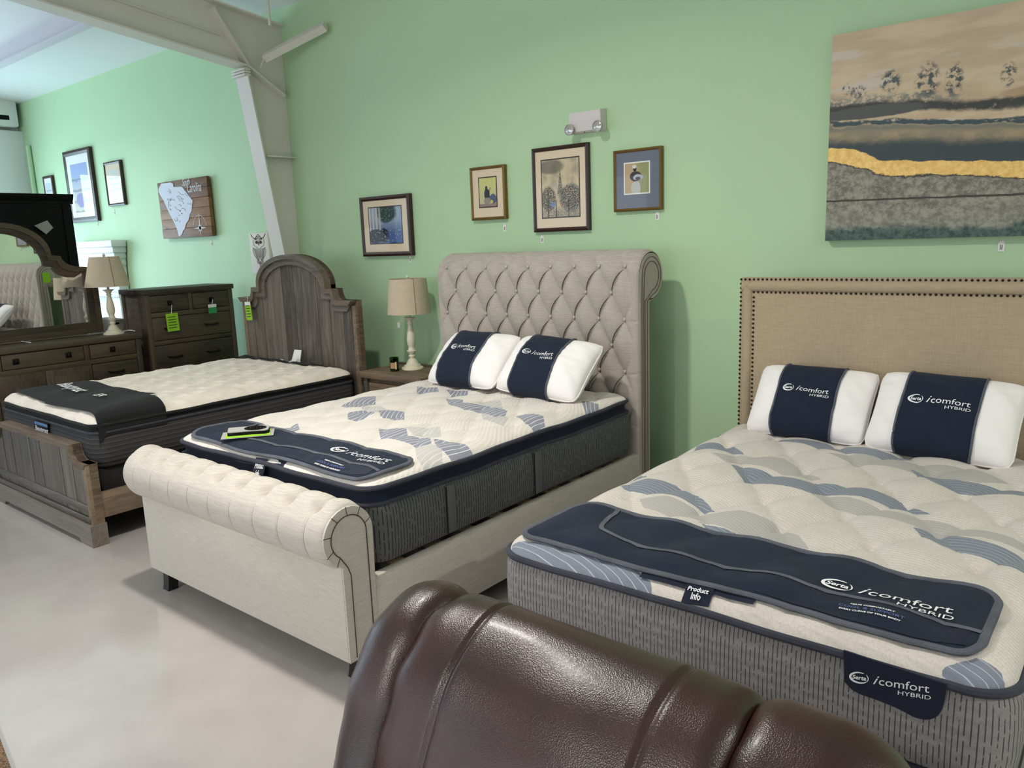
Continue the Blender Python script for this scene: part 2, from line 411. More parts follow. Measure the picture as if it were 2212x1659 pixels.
# kicker brace running from the knee up to the wall girt on the right
pa = atX(563, 148, XC+.12); pb = atY(703, 57, D-.06); pm = atX(572, 125, XC+.14)
g = Geo(); g.tube([pa, pm], .03, 6, flat=.012); g.obj('brace_clip', M['steel'], col)
g = Geo(); g.tube([pm, pb], .042, 4); g.obj('knee_brace', M['steel'], col, sharp=20)
g = Geo()
for dz in (0, .022, .044): g.box(XC-.10, XC+.10, cfy(3.2)-.04, cfy(3.2)+.02, 3.15+dz, 3.15+dz+.016, .002)
g.obj('cap_plate', M['steel'], col)
pu = struct(Geo().prism([(3.39, zc(3.39)-.20), (3.39, zc(3.39)), (3.375, zc(3.375)), (3.375, zc(3.375)-.185), (3.31, zc(3.31)-.185), (3.31, zc(3.31)-.20)], XL, XC-.1, 'x').obj('trim_1', M['steel2'], None, False))
pu2 = struct(Geo().prism([(.99, zc(.99)-.20), (.99, zc(.99)), (.975, zc(.975)), (.975, zc(.975)-.2)], XL, XR, 'x').obj('trim_2', M['steel2'], None, False))
p = atX(578, 0, XC+.3); q = atX(580, 55, XC+.3)
tag(Geo().tube([(p.x, p.y, zc(p.y)), (p.x, p.y, q.z+.05), (p.x, p.y, q.z)], .012, 8).obj('hanger_pipe', M['steel']), 'thin white hanger pipe dropping from the ceiling beside the rafter', 'pipe')
# wall unit and conduit in the far left corner
u = thing('wall_air_unit', (XL+.12, 3.85, 3.1), 'white wall unit with a small black window high in the far left corner', 'air unit')
a = atX(0, 243, XL+.24); b = atX(33, 270, XL+.24)
box('housing', XL, XL+.24, a.y-.9, b.y+.05, b.z-.02, b.z+.38, M['white'], u, .02)
e = atX(6, 253, XL+.25); box('display', XL+.238, XL+.246, e.y-.08, e.y+.08, e.z-.03, e.z+.03, M['black'], u, .004)
tag(box('dark_valance', XL, XL+.3, a.y-1.2, D-.02, b.z+.45, b.z+.68, M['black'], None, .01), 'black valance strip under the ceiling in the far left corner', 'valance')
tag(box('boxed_column', XL+.01, XL+.13, a.y-.5, b.y+.12, b.z-1.3, b.z-.06, M['white'], None, .01), 'white boxed column under the wall unit in the far left corner', 'column')
tag(Geo().tube([(XL+.35, D-.03, .1), (XL+.35, D-.03, 3.2)], .03, 8).obj('conduit', M['wall']), 'green painted conduit running up the wall near the far left corner', 'conduit')
# high bay lamps above the camera's view
def bay(x, y, z, power, r=.16, label=''):
    t = thing('pendant_lamp', (x, y, z), label, 'lamp', 'pendant lamps over the showroom')
    Geo().lathe([(.02, .30), (.08, .28), (.10, .16), (.20, .02), (.22, -.01), (.215, -.012), (.19, .02), (.09, .15), (.0, .16)], (x, y, z), 24, cap=False).obj('reflector', M['steel'], t)
    Geo().tube([(x, y, z+.28), (x, y, zc(y))], .008, 6).obj('rod', M['steel'], t)
    l = area('lamp_light', (x, y, z-.02), (x, y, 0), r*2, r*2, power, (1, .955, .90), 'DISK', math.radians(150))
    l.parent = t; l.location = (0, 0, -.02); l.rotation_euler = (0, 0, 0)
bay(-2.85, 1.6, 3.85, 80, .11, 'pendant lamp hanging over the foot of the linen sleigh bed')
bay(3.1, 1.6, 3.85, 110, .11, 'pendant lamp hanging to the right beyond the nailhead bed')
bay(-8.8, 1.6, 3.85, 60, .11, 'pendant lamp hanging over the dresser with the arched mirror')
bay(-2.2, -3.4, 4.1, 200, .11, 'pendant lamp hanging nearer the shop front behind the camera')

# ================================================================== MATTRESSES AND BEDS
def rrect(U, V, x0, x1, y0, y1, rc):
    """unit square -> rectangle with round corners"""
    X = x0+U*(x1-x0); Y = y0+V*(y1-y0)
    cx, cy = (x0+x1)/2, (y0+y1)/2; hx, hy = (x1-x0)/2, (y1-y0)/2
    a = np.clip((np.abs(X-cx)-(hx-rc))/rc, 0, 1); b = np.clip((np.abs(Y-cy)-(hy-rc))/rc, 0, 1)
    a2 = a*np.sqrt(1-b*b/2); b2 = b*np.sqrt(1-a*a/2)
    k = (a > 0) & (b > 0)
    X = np.where(k, cx+np.sign(X-cx)*(hx-rc+rc*a2), X); Y = np.where(k, cy+np.sign(Y-cy)*(hy-rc+rc*b2), Y)
    return X, Y
def rr_dist(X, Y, x0, x1, y0, y1, rc):
    """inside distance to the rounded rectangle's edge"""
    qx = np.abs(X-(x0+x1)/2)-(x1-x0)/2+rc; qy = np.abs(Y-(y0+y1)/2)-(y1-y0)/2+rc
    return -(np.hypot(np.maximum(qx, 0), np.maximum(qy, 0))+np.minimum(np.maximum(qx, qy), 0)-rc)
def perim(x0, x1, y0, y1, rc, n=12, step=.05):
    P = []
    for cx, cy, a in ((x1-rc, y0+rc, -90), (x1-rc, y1-rc, 0), (x0+rc, y1-rc, 90), (x0+rc, y0+rc, 180)):
        for i in range(n+1):
            t = math.radians(a+90*i/n); P.append((cx+rc*math.cos(t), cy+rc*math.sin(t), math.cos(t), math.sin(t)))
    Q = []
    for i, p in enumerate(P):
        q = P[(i+1) % len(P)]; d = math.hypot(q[0]-p[0], q[1]-p[1]); k = max(1, int(d/step))
        for j in range(k):
            t = j/k; Q.append(tuple(p[c]*(1-t)+q[c]*t for c in range(4)))
    return Q
def band(name, Q, prof, mat, parent, wob=0):
    """profile of (outset, z) swept round the mattress; uv = metres along, height"""
    n = len(prof); V = []; UV = []; F = []; s = 0
    for i in range(len(Q)+1):
        x, y, nx, ny = Q[i % len(Q)]
        if i: px, py = Q[i-1][:2]; s += math.hypot(x-px, y-py)
        for o, z in prof:
            zz = z+wob*math.sin(s*7.3)+wob*.6*math.sin(s*17.1)
            V.append((x+nx*o, y+ny*o, zz)); UV.append((s, z))
    for i in range(len(Q)):
        for j in range(n-1): F.append((i*n+j, (i+1)*n+j, (i+1)*n+j+1, i*n+j+1))
    return mesh(name, V, F, mat, parent, True, UV)
def ringtube(name, Q, off, z, r, mat, parent, wob=0):
    P = []; s = 0
    for i, (x, y, nx, ny) in enumerate(Q):
        if i: s += math.hypot(x-Q[i-1][0], y-Q[i-1][1])
        P.append((x+nx*off, y+ny*off, z+wob*math.sin(s*7.3)+wob*.6*math.sin(s*17.1)))
    return Geo().tube(P, r, 8, True).obj(name, mat, parent, fix=False)
def poly_sd(X, Y, poly):
    """signed distance, positive inside"""
    P = np.asarray(poly); d = np.full(X.shape, 1e9); ins = np.zeros(X.shape, bool)
    for i in range(len(P)):
        ax, ay = P[i]; bx, by = P[(i+1) % len(P)]; ex, ey = bx-ax, by-ay
        wx, wy = X-ax, Y-ay; t = np.clip((wx*ex+wy*ey)/(ex*ex+ey*ey+1e-12), 0, 1)
        d = np.minimum(d, (wx-ex*t)**2+(wy-ey*t)**2)
        c = ((ay <= Y) & (by > Y)) | ((by <= Y) & (ay > Y))
        with np.errstate(divide='ignore', invalid='ignore'): ins ^= c & (X < ax+(Y-ay)/(by-ay if by != ay else 1e-9)*(bx-ax))
    return np.where(ins, 1, -1)*np.sqrt(d)
def px_patches(zoom, off, sc, z):
    return [[atZ(off[0]+x/sc, off[1]+y/sc, z)[:2] for x, y in p] for p in zoom]
class Mattress:
    """top surface z = S(x, y); works on numpy arrays; falls away outside the edge"""
    def __init__(s, x0, x1, y0, y1, rc, zp, crown, ew, quilt):
        s.a = (x0, x1, y0, y1, rc); s.zp, s.crown, s.ew, s.q = zp, crown, ew, quilt
    def __call__(s, X, Y):
        X = np.asarray(X, float); Y = np.asarray(Y, float)
        d = rr_dist(X, Y, *s.a); t = np.clip(d/s.ew, 0, 1)
        z = s.zp+s.crown*np.sqrt(np.clip(1-(1-t)**2, 0, 1))+s.q(X, Y)*np.clip(d/.09, 0, 1)
        return np.where(d < 0, s.zp+d*2.2, z)
    def pt(s, x, y, off=0): return (x, y, float(s(x, y))+off)
def top_mat(name, cream, cream2, dark, light, stripe=(236, 236, 236), sp=.024, lw=.13, seed=0):
    m = Mat(name); sd, sl, ph = m.attr('sd_dark'), m.attr('sd_light'), m.attr('phase')
    wob = (m.noise(60, 2)-.5)*.006; st = ((ph/sp).frac()-.5).abs().lt(lw/2)
    base = m.mix(m.noise(9, 3).step(.35, .65)*.35, lin(cream), lin(cream2)); base = m.mix(m.noise(170, 3).step(.45, .65)*.5, base, lin(cream2))
    kd = (sd+wob).gt(0); kl = (sl+wob).gt(0)
    fine = m.noise(1, 2, None, (40, 500, 40))
    c = m.mix(kl, base, m.mix(fine, tuple(x*.9 for x in lin(light)), lin(light)))
    c = m.mix(kd, c, m.mix(fine, tuple(x*.85 for x in lin(dark)), tuple(x*1.12 for x in lin(dark))))
    c = m.mix(kd.max(kl*.55)*st, c, lin(stripe))
    b = m.noise(70, 3)*.35+m.noise(240, 2)*.15+((ph/(sp*.8)).frac()*6.283).sin()*.30
    return m.set(c, .9, b, .004, .4, Sheen_Weight=.08)
def top_surface(mt, parent, mat, fields, nu=130, nv=170):
    return grid('quilted_top', nu, nv, lambda U, V: (lambda X, Y: (X, Y, mt(X, Y)))(*rrect(U, V, *mt.a)), mat, parent, attrf=fields)
def border_mat(name, c, c2, line, sp=.0125, horiz=.035, lw=.16):
    m = Mat(name); n = m.nt.nodes.new('ShaderNodeSeparateXYZ'); m.nt.links.new(m.co.outputs['UV'], n.inputs[0]); u, v = S(m, n.outputs[0]), S(m, n.outputs[1])
    mel = m.noise(1, 3, m.vec(u*900, v*300), None, .7); mel2 = m.noise(1, 2, m.vec(u*160, v*600))
    brk = m.noise(1, 1, m.vec((u/sp)._op('FLOOR')*7.3, v*38)).step(.36, .46)
    ln = ((u/sp).frac()-.5).abs().lt(lw/2)*brk
    col = m.mix((mel*.5+mel2*.5).step(.3, .7), lin(c2), lin(c)); col = m.mix(ln, col, lin(line))
    rib = ((v/horiz)*6.283).sin()
    return m.set(col, .9, rib*.35+ln*-.3+mel*.2, .003, .4)

# ---------------------------------------------------------------- logo (flat print on the cloth)
def logo_items(s):
    """wordmark about 1.0*s wide, origin at its left middle"""
    it = []
    n = 40
    def ring(cx, cy, rx, ry, tx, a0, a1):
        V = []; Fc = []
        for i in range(n+1):
            a = math.radians(a0+(a1-a0)*i/n); t = tx*(.35+.65*math.sin(PI*i/n))
            V += [(cx+rx*math.cos(a), cy+ry*math.sin(a)), (cx+(rx-t)*math.cos(a), cy+(ry-t)*math.sin(a))]
        for i in range(n): Fc.append((2*i, 2*i+2, 2*i+3, 2*i+1))
        return V, Fc
    v, f = ring(.12*s, 0, .125*s, .085*s, .030*s, 60, 330); it.append((v, f, 0, 0))
    v, f = ring(.125*s, 0, .12*s, .083*s, .012*s, -40, 45); it.append((v, f, 0, 0))
    v, f = text_mesh('Serta', .085*s, .12, .0022*s); it.append((v, f, .035*s, -.027*s))
    v, f = text_mesh('i', .19*s, .45, .001*s); it.append((v, f, .29*s, -.06*s))
    v, f = text_mesh('comfort', .165*s, 0, 0, xs=1.12); it.append((v, f, .365*s, -.06*s))
    v, f = text_mesh('HYBRID', .085*s, 0, 0, xs=1.35); it.append((v, f, .60*s, -.155*s))
    return it

# ================================================================== BED 2: linen sleigh bed (middle)
QZ = .755
mt2 = Mattress(-3.84, -2.31, 1.90, 3.925, .09, QZ, .038, .14, None)
def q2(X, Y):
    px, py = (X+3.08)/.26, (Y-2.0)/.19
    a, b = px+py/2, px-py/2
    return .015*(np.abs(np.sin(PI*a))*np.abs(np.sin(PI*b)))**.55-.016*np.exp(-((((a+.5) % 1-.5)**2+((b+.5) % 1-.5)**2)/.012))+.004*smooth_noise(X, Y, 3, 5, 9)
mt2.q = q2
# dark / pale ribbon patches of the quilting, read off the photograph on the plane of the mattress top
Z2 = [[(975, 45), (1095, 50), (1100, 80), (970, 82)], [(1140, 62), (1270, 70), (1265, 100), (1180, 98)],
      [(1140, 110), (1240, 120), (1245, 140), (1330, 145), (1420, 160), (1500, 185), (1480, 220), (1380, 200), (1290, 185), (1170, 155)],
      [(1545, 210), (1640, 205), (1710, 215), (1730, 275), (1680, 280), (1600, 245)], [(1600, 290), (1640, 320), (1660, 365), (1610, 370)],
      [(1930, 130), (2030, 125), (2070, 180), (1980, 200)], [(580, 135), (650, 110), (735, 100), (730, 140), (640, 165), (560, 170), (520, 150)],
      [(570, 190), (680, 175), (730, 200), (660, 230), (570, 235)], [(750, 185), (900, 180), (900, 240), (830, 235), (760, 215)],
      [(750, 285), (910, 288), (920, 320), (850, 335), (760, 335)], [(770, 335), (900, 320), (1050, 345), (1060, 375), (980, 380), (860, 360)],
      [(1070, 350), (1250, 370), (1350, 410), (1350, 490), (1240, 500), (1200, 440), (1090, 400)],
      [(0, 265), (100, 270), (200, 290), (280, 255), (290, 290), (240, 320), (120, 300)], [(205, 545), (330, 560), (520, 620), (710, 690), (640, 700), (400, 640), (210, 600)]]
Z2L = [[(1310, 130), (1460, 130), (1475, 175), (1380, 165)], [(1345, 190), (1450, 200), (1510, 225), (1480, 265), (1400, 250), (1360, 235)],
       [(640, 150), (760, 160), (830, 180), (750, 200), (660, 185)], [(900, 280), (1110, 280), (1115, 345), (1050, 345), (950, 315)],
       [(960, 390), (1080, 385), (1120, 410), (1120, 450), (1020, 470), (970, 450)], [(980, 460), (1180, 440), (1230, 480), (1150, 520), (1020, 495)]]
P2, P2L = px_patches(Z2, (540, 820), 2.6976, .80), px_patches(Z2L, (540, 820), 2.6976, .80)
def f2(U, V, P):
    X, Y = P[..., 0], P[..., 1]
    return {'sd_dark': np.max([poly_sd(X, Y, p) for p in P2], 0), 'sd_light': np.max([poly_sd(X, Y, p) for p in P2L], 0),
            'phase': X+.35*Y+.05*np.sin(Y*9)}
T2 = top_mat('quilted_knit_cream', (222, 215, 206), (205, 198, 189), (138, 140, 152), (194, 190, 186), sp=.030, lw=.10)
B2 = border_mat('grey_striped_border', (104, 104, 106), (78, 78, 80), (44, 46, 50), .016, .05, .28)
def mattress2():
    t = thing('mattress', (-3.08, 2.9, .40), 'thick grey sided mattress with navy band and cream quilted top on the linen sleigh bed', 'mattress')
    top_surface(mt2, t, T2, f2)
    Q = perim(*mt2.a, step=.04)
    ringtube('piping', Q, .0, QZ, .011, M['trim_dark'], t, .003)
    band('navy_band', Q, [(.004, QZ-.008), (-.012, QZ-.022), (-.014, QZ-.045), (.0, QZ-.062)], M['navy_band'], t, .003)
    ringtube('piping', Q, .004, QZ-.068, .009, M['trim_dark'], t, .003)
    band('border', Q, [(.0, QZ-.07), (.012, QZ-.10), (.016, QZ-.17), (.014, QZ-.26), (.006, QZ-.31), (-.03, QZ-.325)], B2, t)
    for y in (2.33, 2.96): # sewn-on handles on the side
        g = Geo(); 
        g.box(-2.300, -2.286, y-.028, y+.028, QZ-.30, QZ-.085, .006); g.obj('handle', B2, t)
        Geo().tube([(-2.288, y-.03, QZ-.30), (-2.288, y-.03, QZ-.085)], .003, 6).obj('handle_stitch', M['black'], t)
mattress2()

def sleigh():
    x0, x1 = -3.91, -2.285; cx = (x0+x1)/2
    t = thing('sleigh_bed', (cx, 2.9, 0), 'oatmeal linen upholstered sleigh bed with rolled tufted headboard and low rolled footboard', 'bed')
    # ---- headboard: tufted front swept over the roll
    yf, zr, r = 3.965, 1.475, .14; yc = yf+r
    L0 = zr-.30; LA = r*math.radians(285)
    xc, dx, dz = -3.107, .181, .157
    def prof(s, d):
        """position for arc length s and outward displacement d"""
        st = np.minimum(s, L0); a = np.maximum(s-L0, 0)/r; ang = PI-a
        y = np.where(s < L0, yf-d, yc+(r+d)*np.cos(ang)); z = np.where(s < L0, .30+st, zr+(r+d)*np.sin(ang))
        return y, z
    def tuft(X, s):
        p, q = (X-xc)/dx, (s+.30-.902)/dz
        a, b = p+q/2, p-q/2
        sa, sb = np.abs(np.sin(PI*a)), np.abs(np.sin(PI*b))
        h = .036*(sa**.75*sb**.34)
        da, db = (a+.5) % 1-.5, (b+.5) % 1-.5
        dm = np.exp(-(da*da+db*db)/.010)
        h = h-.010*dm
        # plain margins at the sides, below the pillows and behind the roll
        e = np.clip((np.abs(p)-4.0)/.45, 0, 1); e = np.maximum(e, np.clip((-1.6-q)/.8, 0, 1)); roll_ = np.clip((q-4.02)/.75, 0, 1); e = np.maximum(e, roll_)
        e = e*e*(3-2*e)
        side = np.clip((X-x0)/.05, 0, 1)*np.clip((x1-X)/.05, 0, 1); side = np.sqrt(np.clip(1-(1-side)**2, 0, 1))
        pleat = .006*np.exp(-(((q/2+.5) % 1-.5)*2/.05)**2)*e*(np.abs(p) > 4)
        vs = .0045*np.exp(-((p-np.round(p))/.035)**2)*roll_*(np.abs(p) < 4.3)
        return (h*(1-e)+e*.018-pleat-vs)*side
    def fn(U, V):
        X = x0+U*(x1-x0); s = V*(L0+LA); y, z = prof(s, tuft(X, s)); return X, y, z
    hb = grid('headboard', 300, 290, fn, M['linen'], t, flip=True)
    # buttons
    bg = Geo().lathe([(.0, -.006), (.007, -.005), (.0105, -.001), (.0105, .002), (.007, .005), (.0, .006)], (0, 0, 0), 12, 'y', cap=False)
    first = None
    for q in range(-1, 5):
        n = 9 if q % 2 == 0 else 8
        for i in range(n):
            x = xc+(i-(n-1)/2)*dx; s = .902-.30+q*dz
            y, z = prof(np.array(s), np.array(.004)); a = 0 if s < L0 else (s-L0)/r
            if first is None: first = bg.obj('button', M['button'], hb); first.location = Vector((x, float(y), float(z)))-WL['headboard']; first.rotation_euler = (-a, 0, 0)
            else: inst(first, 'button', hb, (x, float(y), float(z)), (-a, 0, 0))
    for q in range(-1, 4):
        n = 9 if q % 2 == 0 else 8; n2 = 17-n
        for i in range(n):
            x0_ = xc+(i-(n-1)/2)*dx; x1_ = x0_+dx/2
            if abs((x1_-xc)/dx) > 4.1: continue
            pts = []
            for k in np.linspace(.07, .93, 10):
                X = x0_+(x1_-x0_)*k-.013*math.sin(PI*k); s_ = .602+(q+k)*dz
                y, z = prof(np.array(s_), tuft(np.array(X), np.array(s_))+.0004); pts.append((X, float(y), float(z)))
            Geo().tube(pts, [.0012+.0018*math.sin(PI*k) for k in np.linspace(0, 1, 10)], 5).obj('fold_shade_line', M['seam_fold_shade'], hb, fix=False)  # dark tubes put the shade of the creases into the tufted folds
    # scroll sides: closed outline of the headboard's end, with welt cords
    def outline(o=0):
        P = [(yf+.115-o, .10), (yf+.115-o, 1.36)] + [(yc+(r-.004-o)*math.cos(a), zr+(r-.004-o)*math.sin(a)) for a in np.radians(np.linspace(-105, 180, 26))] + [(yf+o, 1.3), (yf+o, .10)]
        return P
    for xs, sg in ((x0, -1), (x1, 1)):
        pn = Geo().prism(outline(.002), xs-.012*sg-.004, xs+.004*sg, 'x').obj('end_panel', M['linen'], t)
        for o in (.028, .055):
            P = [(yf+.115-o, .12), (yf+.115-o, 1.33)] + [(yc+(r-o)*math.cos(a), zr+(r-o)*math.sin(a)) for a in np.radians(np.linspace(-80, 180, 20))] + [(yf+o*.8, 1.3), (yf+o*.8, .12)]
            Geo().tube([(xs+.005*sg, y, z) for y, z in P], .0035, 6).obj('welt_cord', M['seam'], t)
    box('back_panel', x0+.01, x1-.01, yf+.10, yf+.125, .10, 1.38, M['linen'], t, .004)
    box('headboard_core', x0+.02, x1-.02, yf+.01, yf+.10, .10, 1.40, M['linen'], t, .004)
    # ---- footboard
    fx0, fx1 = -3.885, -2.285; fc = (fx0+fx1)/2
    fy, rr, rz = 1.755, .118, .625
    A0, A1 = 0, 262
    xs_ = [fc-.69+i*.1725 for i in range(9)]
    def ft(X, a):
        """a in degrees round the roll, 0 = bed side, 90 = top, 180 = outside"""
        p = (X-fc)/.1725; sm = np.abs(np.sin(PI*p))
        seam = np.exp(-((p-np.round(p))/.035)**2)*(np.abs(p) < 4.3)
        top = np.exp(-((a-88)/42)**2)
        puff = .022*top*sm**.5
        dim = .030*np.exp(-(((p-np.round(p))*.1725)**2/.0006+((a-112)/14)**2))*(np.abs(p) < 4.3)
        low = np.clip((a-120)/30, 0, 1)
        half = np.exp(-((p+.5-np.round(p+.5))/.05)**2)*np.exp(-((a-55)/16)**2)*.009
        side = np.clip((X-fx0)/.045, 0, 1)*np.clip((fx1-X)/.045, 0, 1); side = np.sqrt(np.clip(1-(1-side)**2, 0, 1))
        return (puff+.010*low*(1-seam*.55)-dim-half-.006*seam*top)*side-.008*(1-side)
    def fr(U, V):
        X = fx0+U*(fx1-fx0); a = A0+V*(A1-A0); d = ft(X, a); th = np.radians(a)
        return X, fy+(rr+d)*np.cos(th), rz+(rr+d)*np.sin(th)
    ro = grid('footboard_roll', 260, 90, fr, M['linen_pale'], t, flip=False)
    bgf = Geo().lathe([(.0, -.005), (.007, -.004), (.009, 0), (.007, .004), (.0, .005)], (0, 0, 0), 10, 'z', cap=False); fb = None
    for x in xs_:
        g = Geo(); P = []
        for a in np.linspace(114, 250, 22):
            d = float(ft(np.array(x), np.array(a)))+.0006; P.append((x, fy+(rr+d)*math.cos(math.radians(a)), rz+(rr+d)*math.sin(math.radians(a))))
        g.tube(P, .0016, 5).obj('seam_line', M['seam'], t)
        P = []
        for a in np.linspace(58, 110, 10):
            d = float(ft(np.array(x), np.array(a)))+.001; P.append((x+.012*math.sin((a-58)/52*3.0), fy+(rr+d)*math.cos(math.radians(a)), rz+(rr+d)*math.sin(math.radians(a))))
        Geo().tube(P, .0022, 5).obj('pleat_line', M['seam_fold_shade'], t)
    box('footboard_panel', fx0, fx1, 1.71, 1.868, .11, .60, M['linen_pale'], t, .012)
    # scroll ends with welt
    def fo(o=0):
        R_ = rr+.004-o
        return [(1.712+o, .112), (1.712+o, .50)] + [(fy+R_*math.cos(a), rz+R_*math.sin(a)) for a in np.radians(np.linspace(-105, -360, 26))] + [(1.868-o, .112)]
    for xs, sg in ((fx0, -1), (fx1, 1)):
        Geo().prism(fo(.004), xs-.02*sg, xs+.004*sg, 'x').obj('scroll_end', M['linen_pale'], t)
        for o in (.030, .040):
            R_ = rr-o*1.1
            P = [(1.712+o*1.25, .125), (1.712+o*1.3, .47), (1.712+o*.9, .505)] + [(fy+R_*math.cos(a), rz+R_*math.sin(a)) for a in np.radians(np.linspace(-125, -362, 24))] + [(1.868-o*.9, .125)]
            if o > .035: P = P[-3:] if False else P
            Geo().tube([(xs+.006*sg, y, z) for y, z in P], .0022, 5).obj('welt_cord', M['seam_fold_shade'], t)
            break
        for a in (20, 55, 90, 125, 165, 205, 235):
            th = math.radians(a); Geo().tube([(xs+.005*sg, fy+(rr-.034)*math.cos(th), rz+(rr-.034)*math.sin(th)), (xs+.004*sg, fy+(rr+.002)*math.cos(th+.05), rz+(rr+.002)*math.sin(th+.05))], .0016, 5).obj('pleat_line', M['seam_fold_shade'], t)
    # ---- rails, slats, legs
    for xr in (fx0+.004, fx1-.05):
        box('side_rail', xr, xr+.046, 1.86, 3.98, .095, .415, M['linen_pale'], t, .012)
    for i in range(9): box('slat', fx0+.04, fx1-.04, 2.0+i*.22, 2.07+i*.22, .40, .418, M['wood_bed_x'], t)
    leg0 = None
    for lx, ly in ((fx0+.10, 1.765), (fx1-.05, 1.80), (fx0+.10, 4.02), (fx1-.05, 4.02)):
        if leg0 is None:
            g = Geo(); n = 8; V = []; Fc = []
            for i in range(n+1):
                z = .115*i/n; f = (1-i/n); o = -.018*f*f; h = .021+.008*(i/n)
                V += [(lx-h+o, ly-h+o*.6, z), (lx+h+o*.2, ly-h+o*.6, z), (lx+h+o*.2, ly+h, z), (lx-h+o, ly+h, z)]
            for i in range(n):
                for k in range(4): Fc.append((4*i+k, 4*i+(k+1) % 4, 4*i+4+(k+1) % 4, 4*i+4+k))
            Fc += [(3, 2, 1, 0), (4*n, 4*n+1, 4*n+2, 4*n+3)]
            leg0 = g.add(V, Fc).obj('leg', M['leg'], t, sharp=40); c0 = WL['leg'] = Vector(WL[leg0.name]); off = c0-Vector((lx, ly, 0))
        else: inst(leg0, 'leg', t, Vector((lx, ly, 0))+off)
    for y in (2.5, 3.3): box('support_leg', cx-.02, cx+.02, y-.02, y+.02, 0, .40, M['leg'], t)
sleigh()

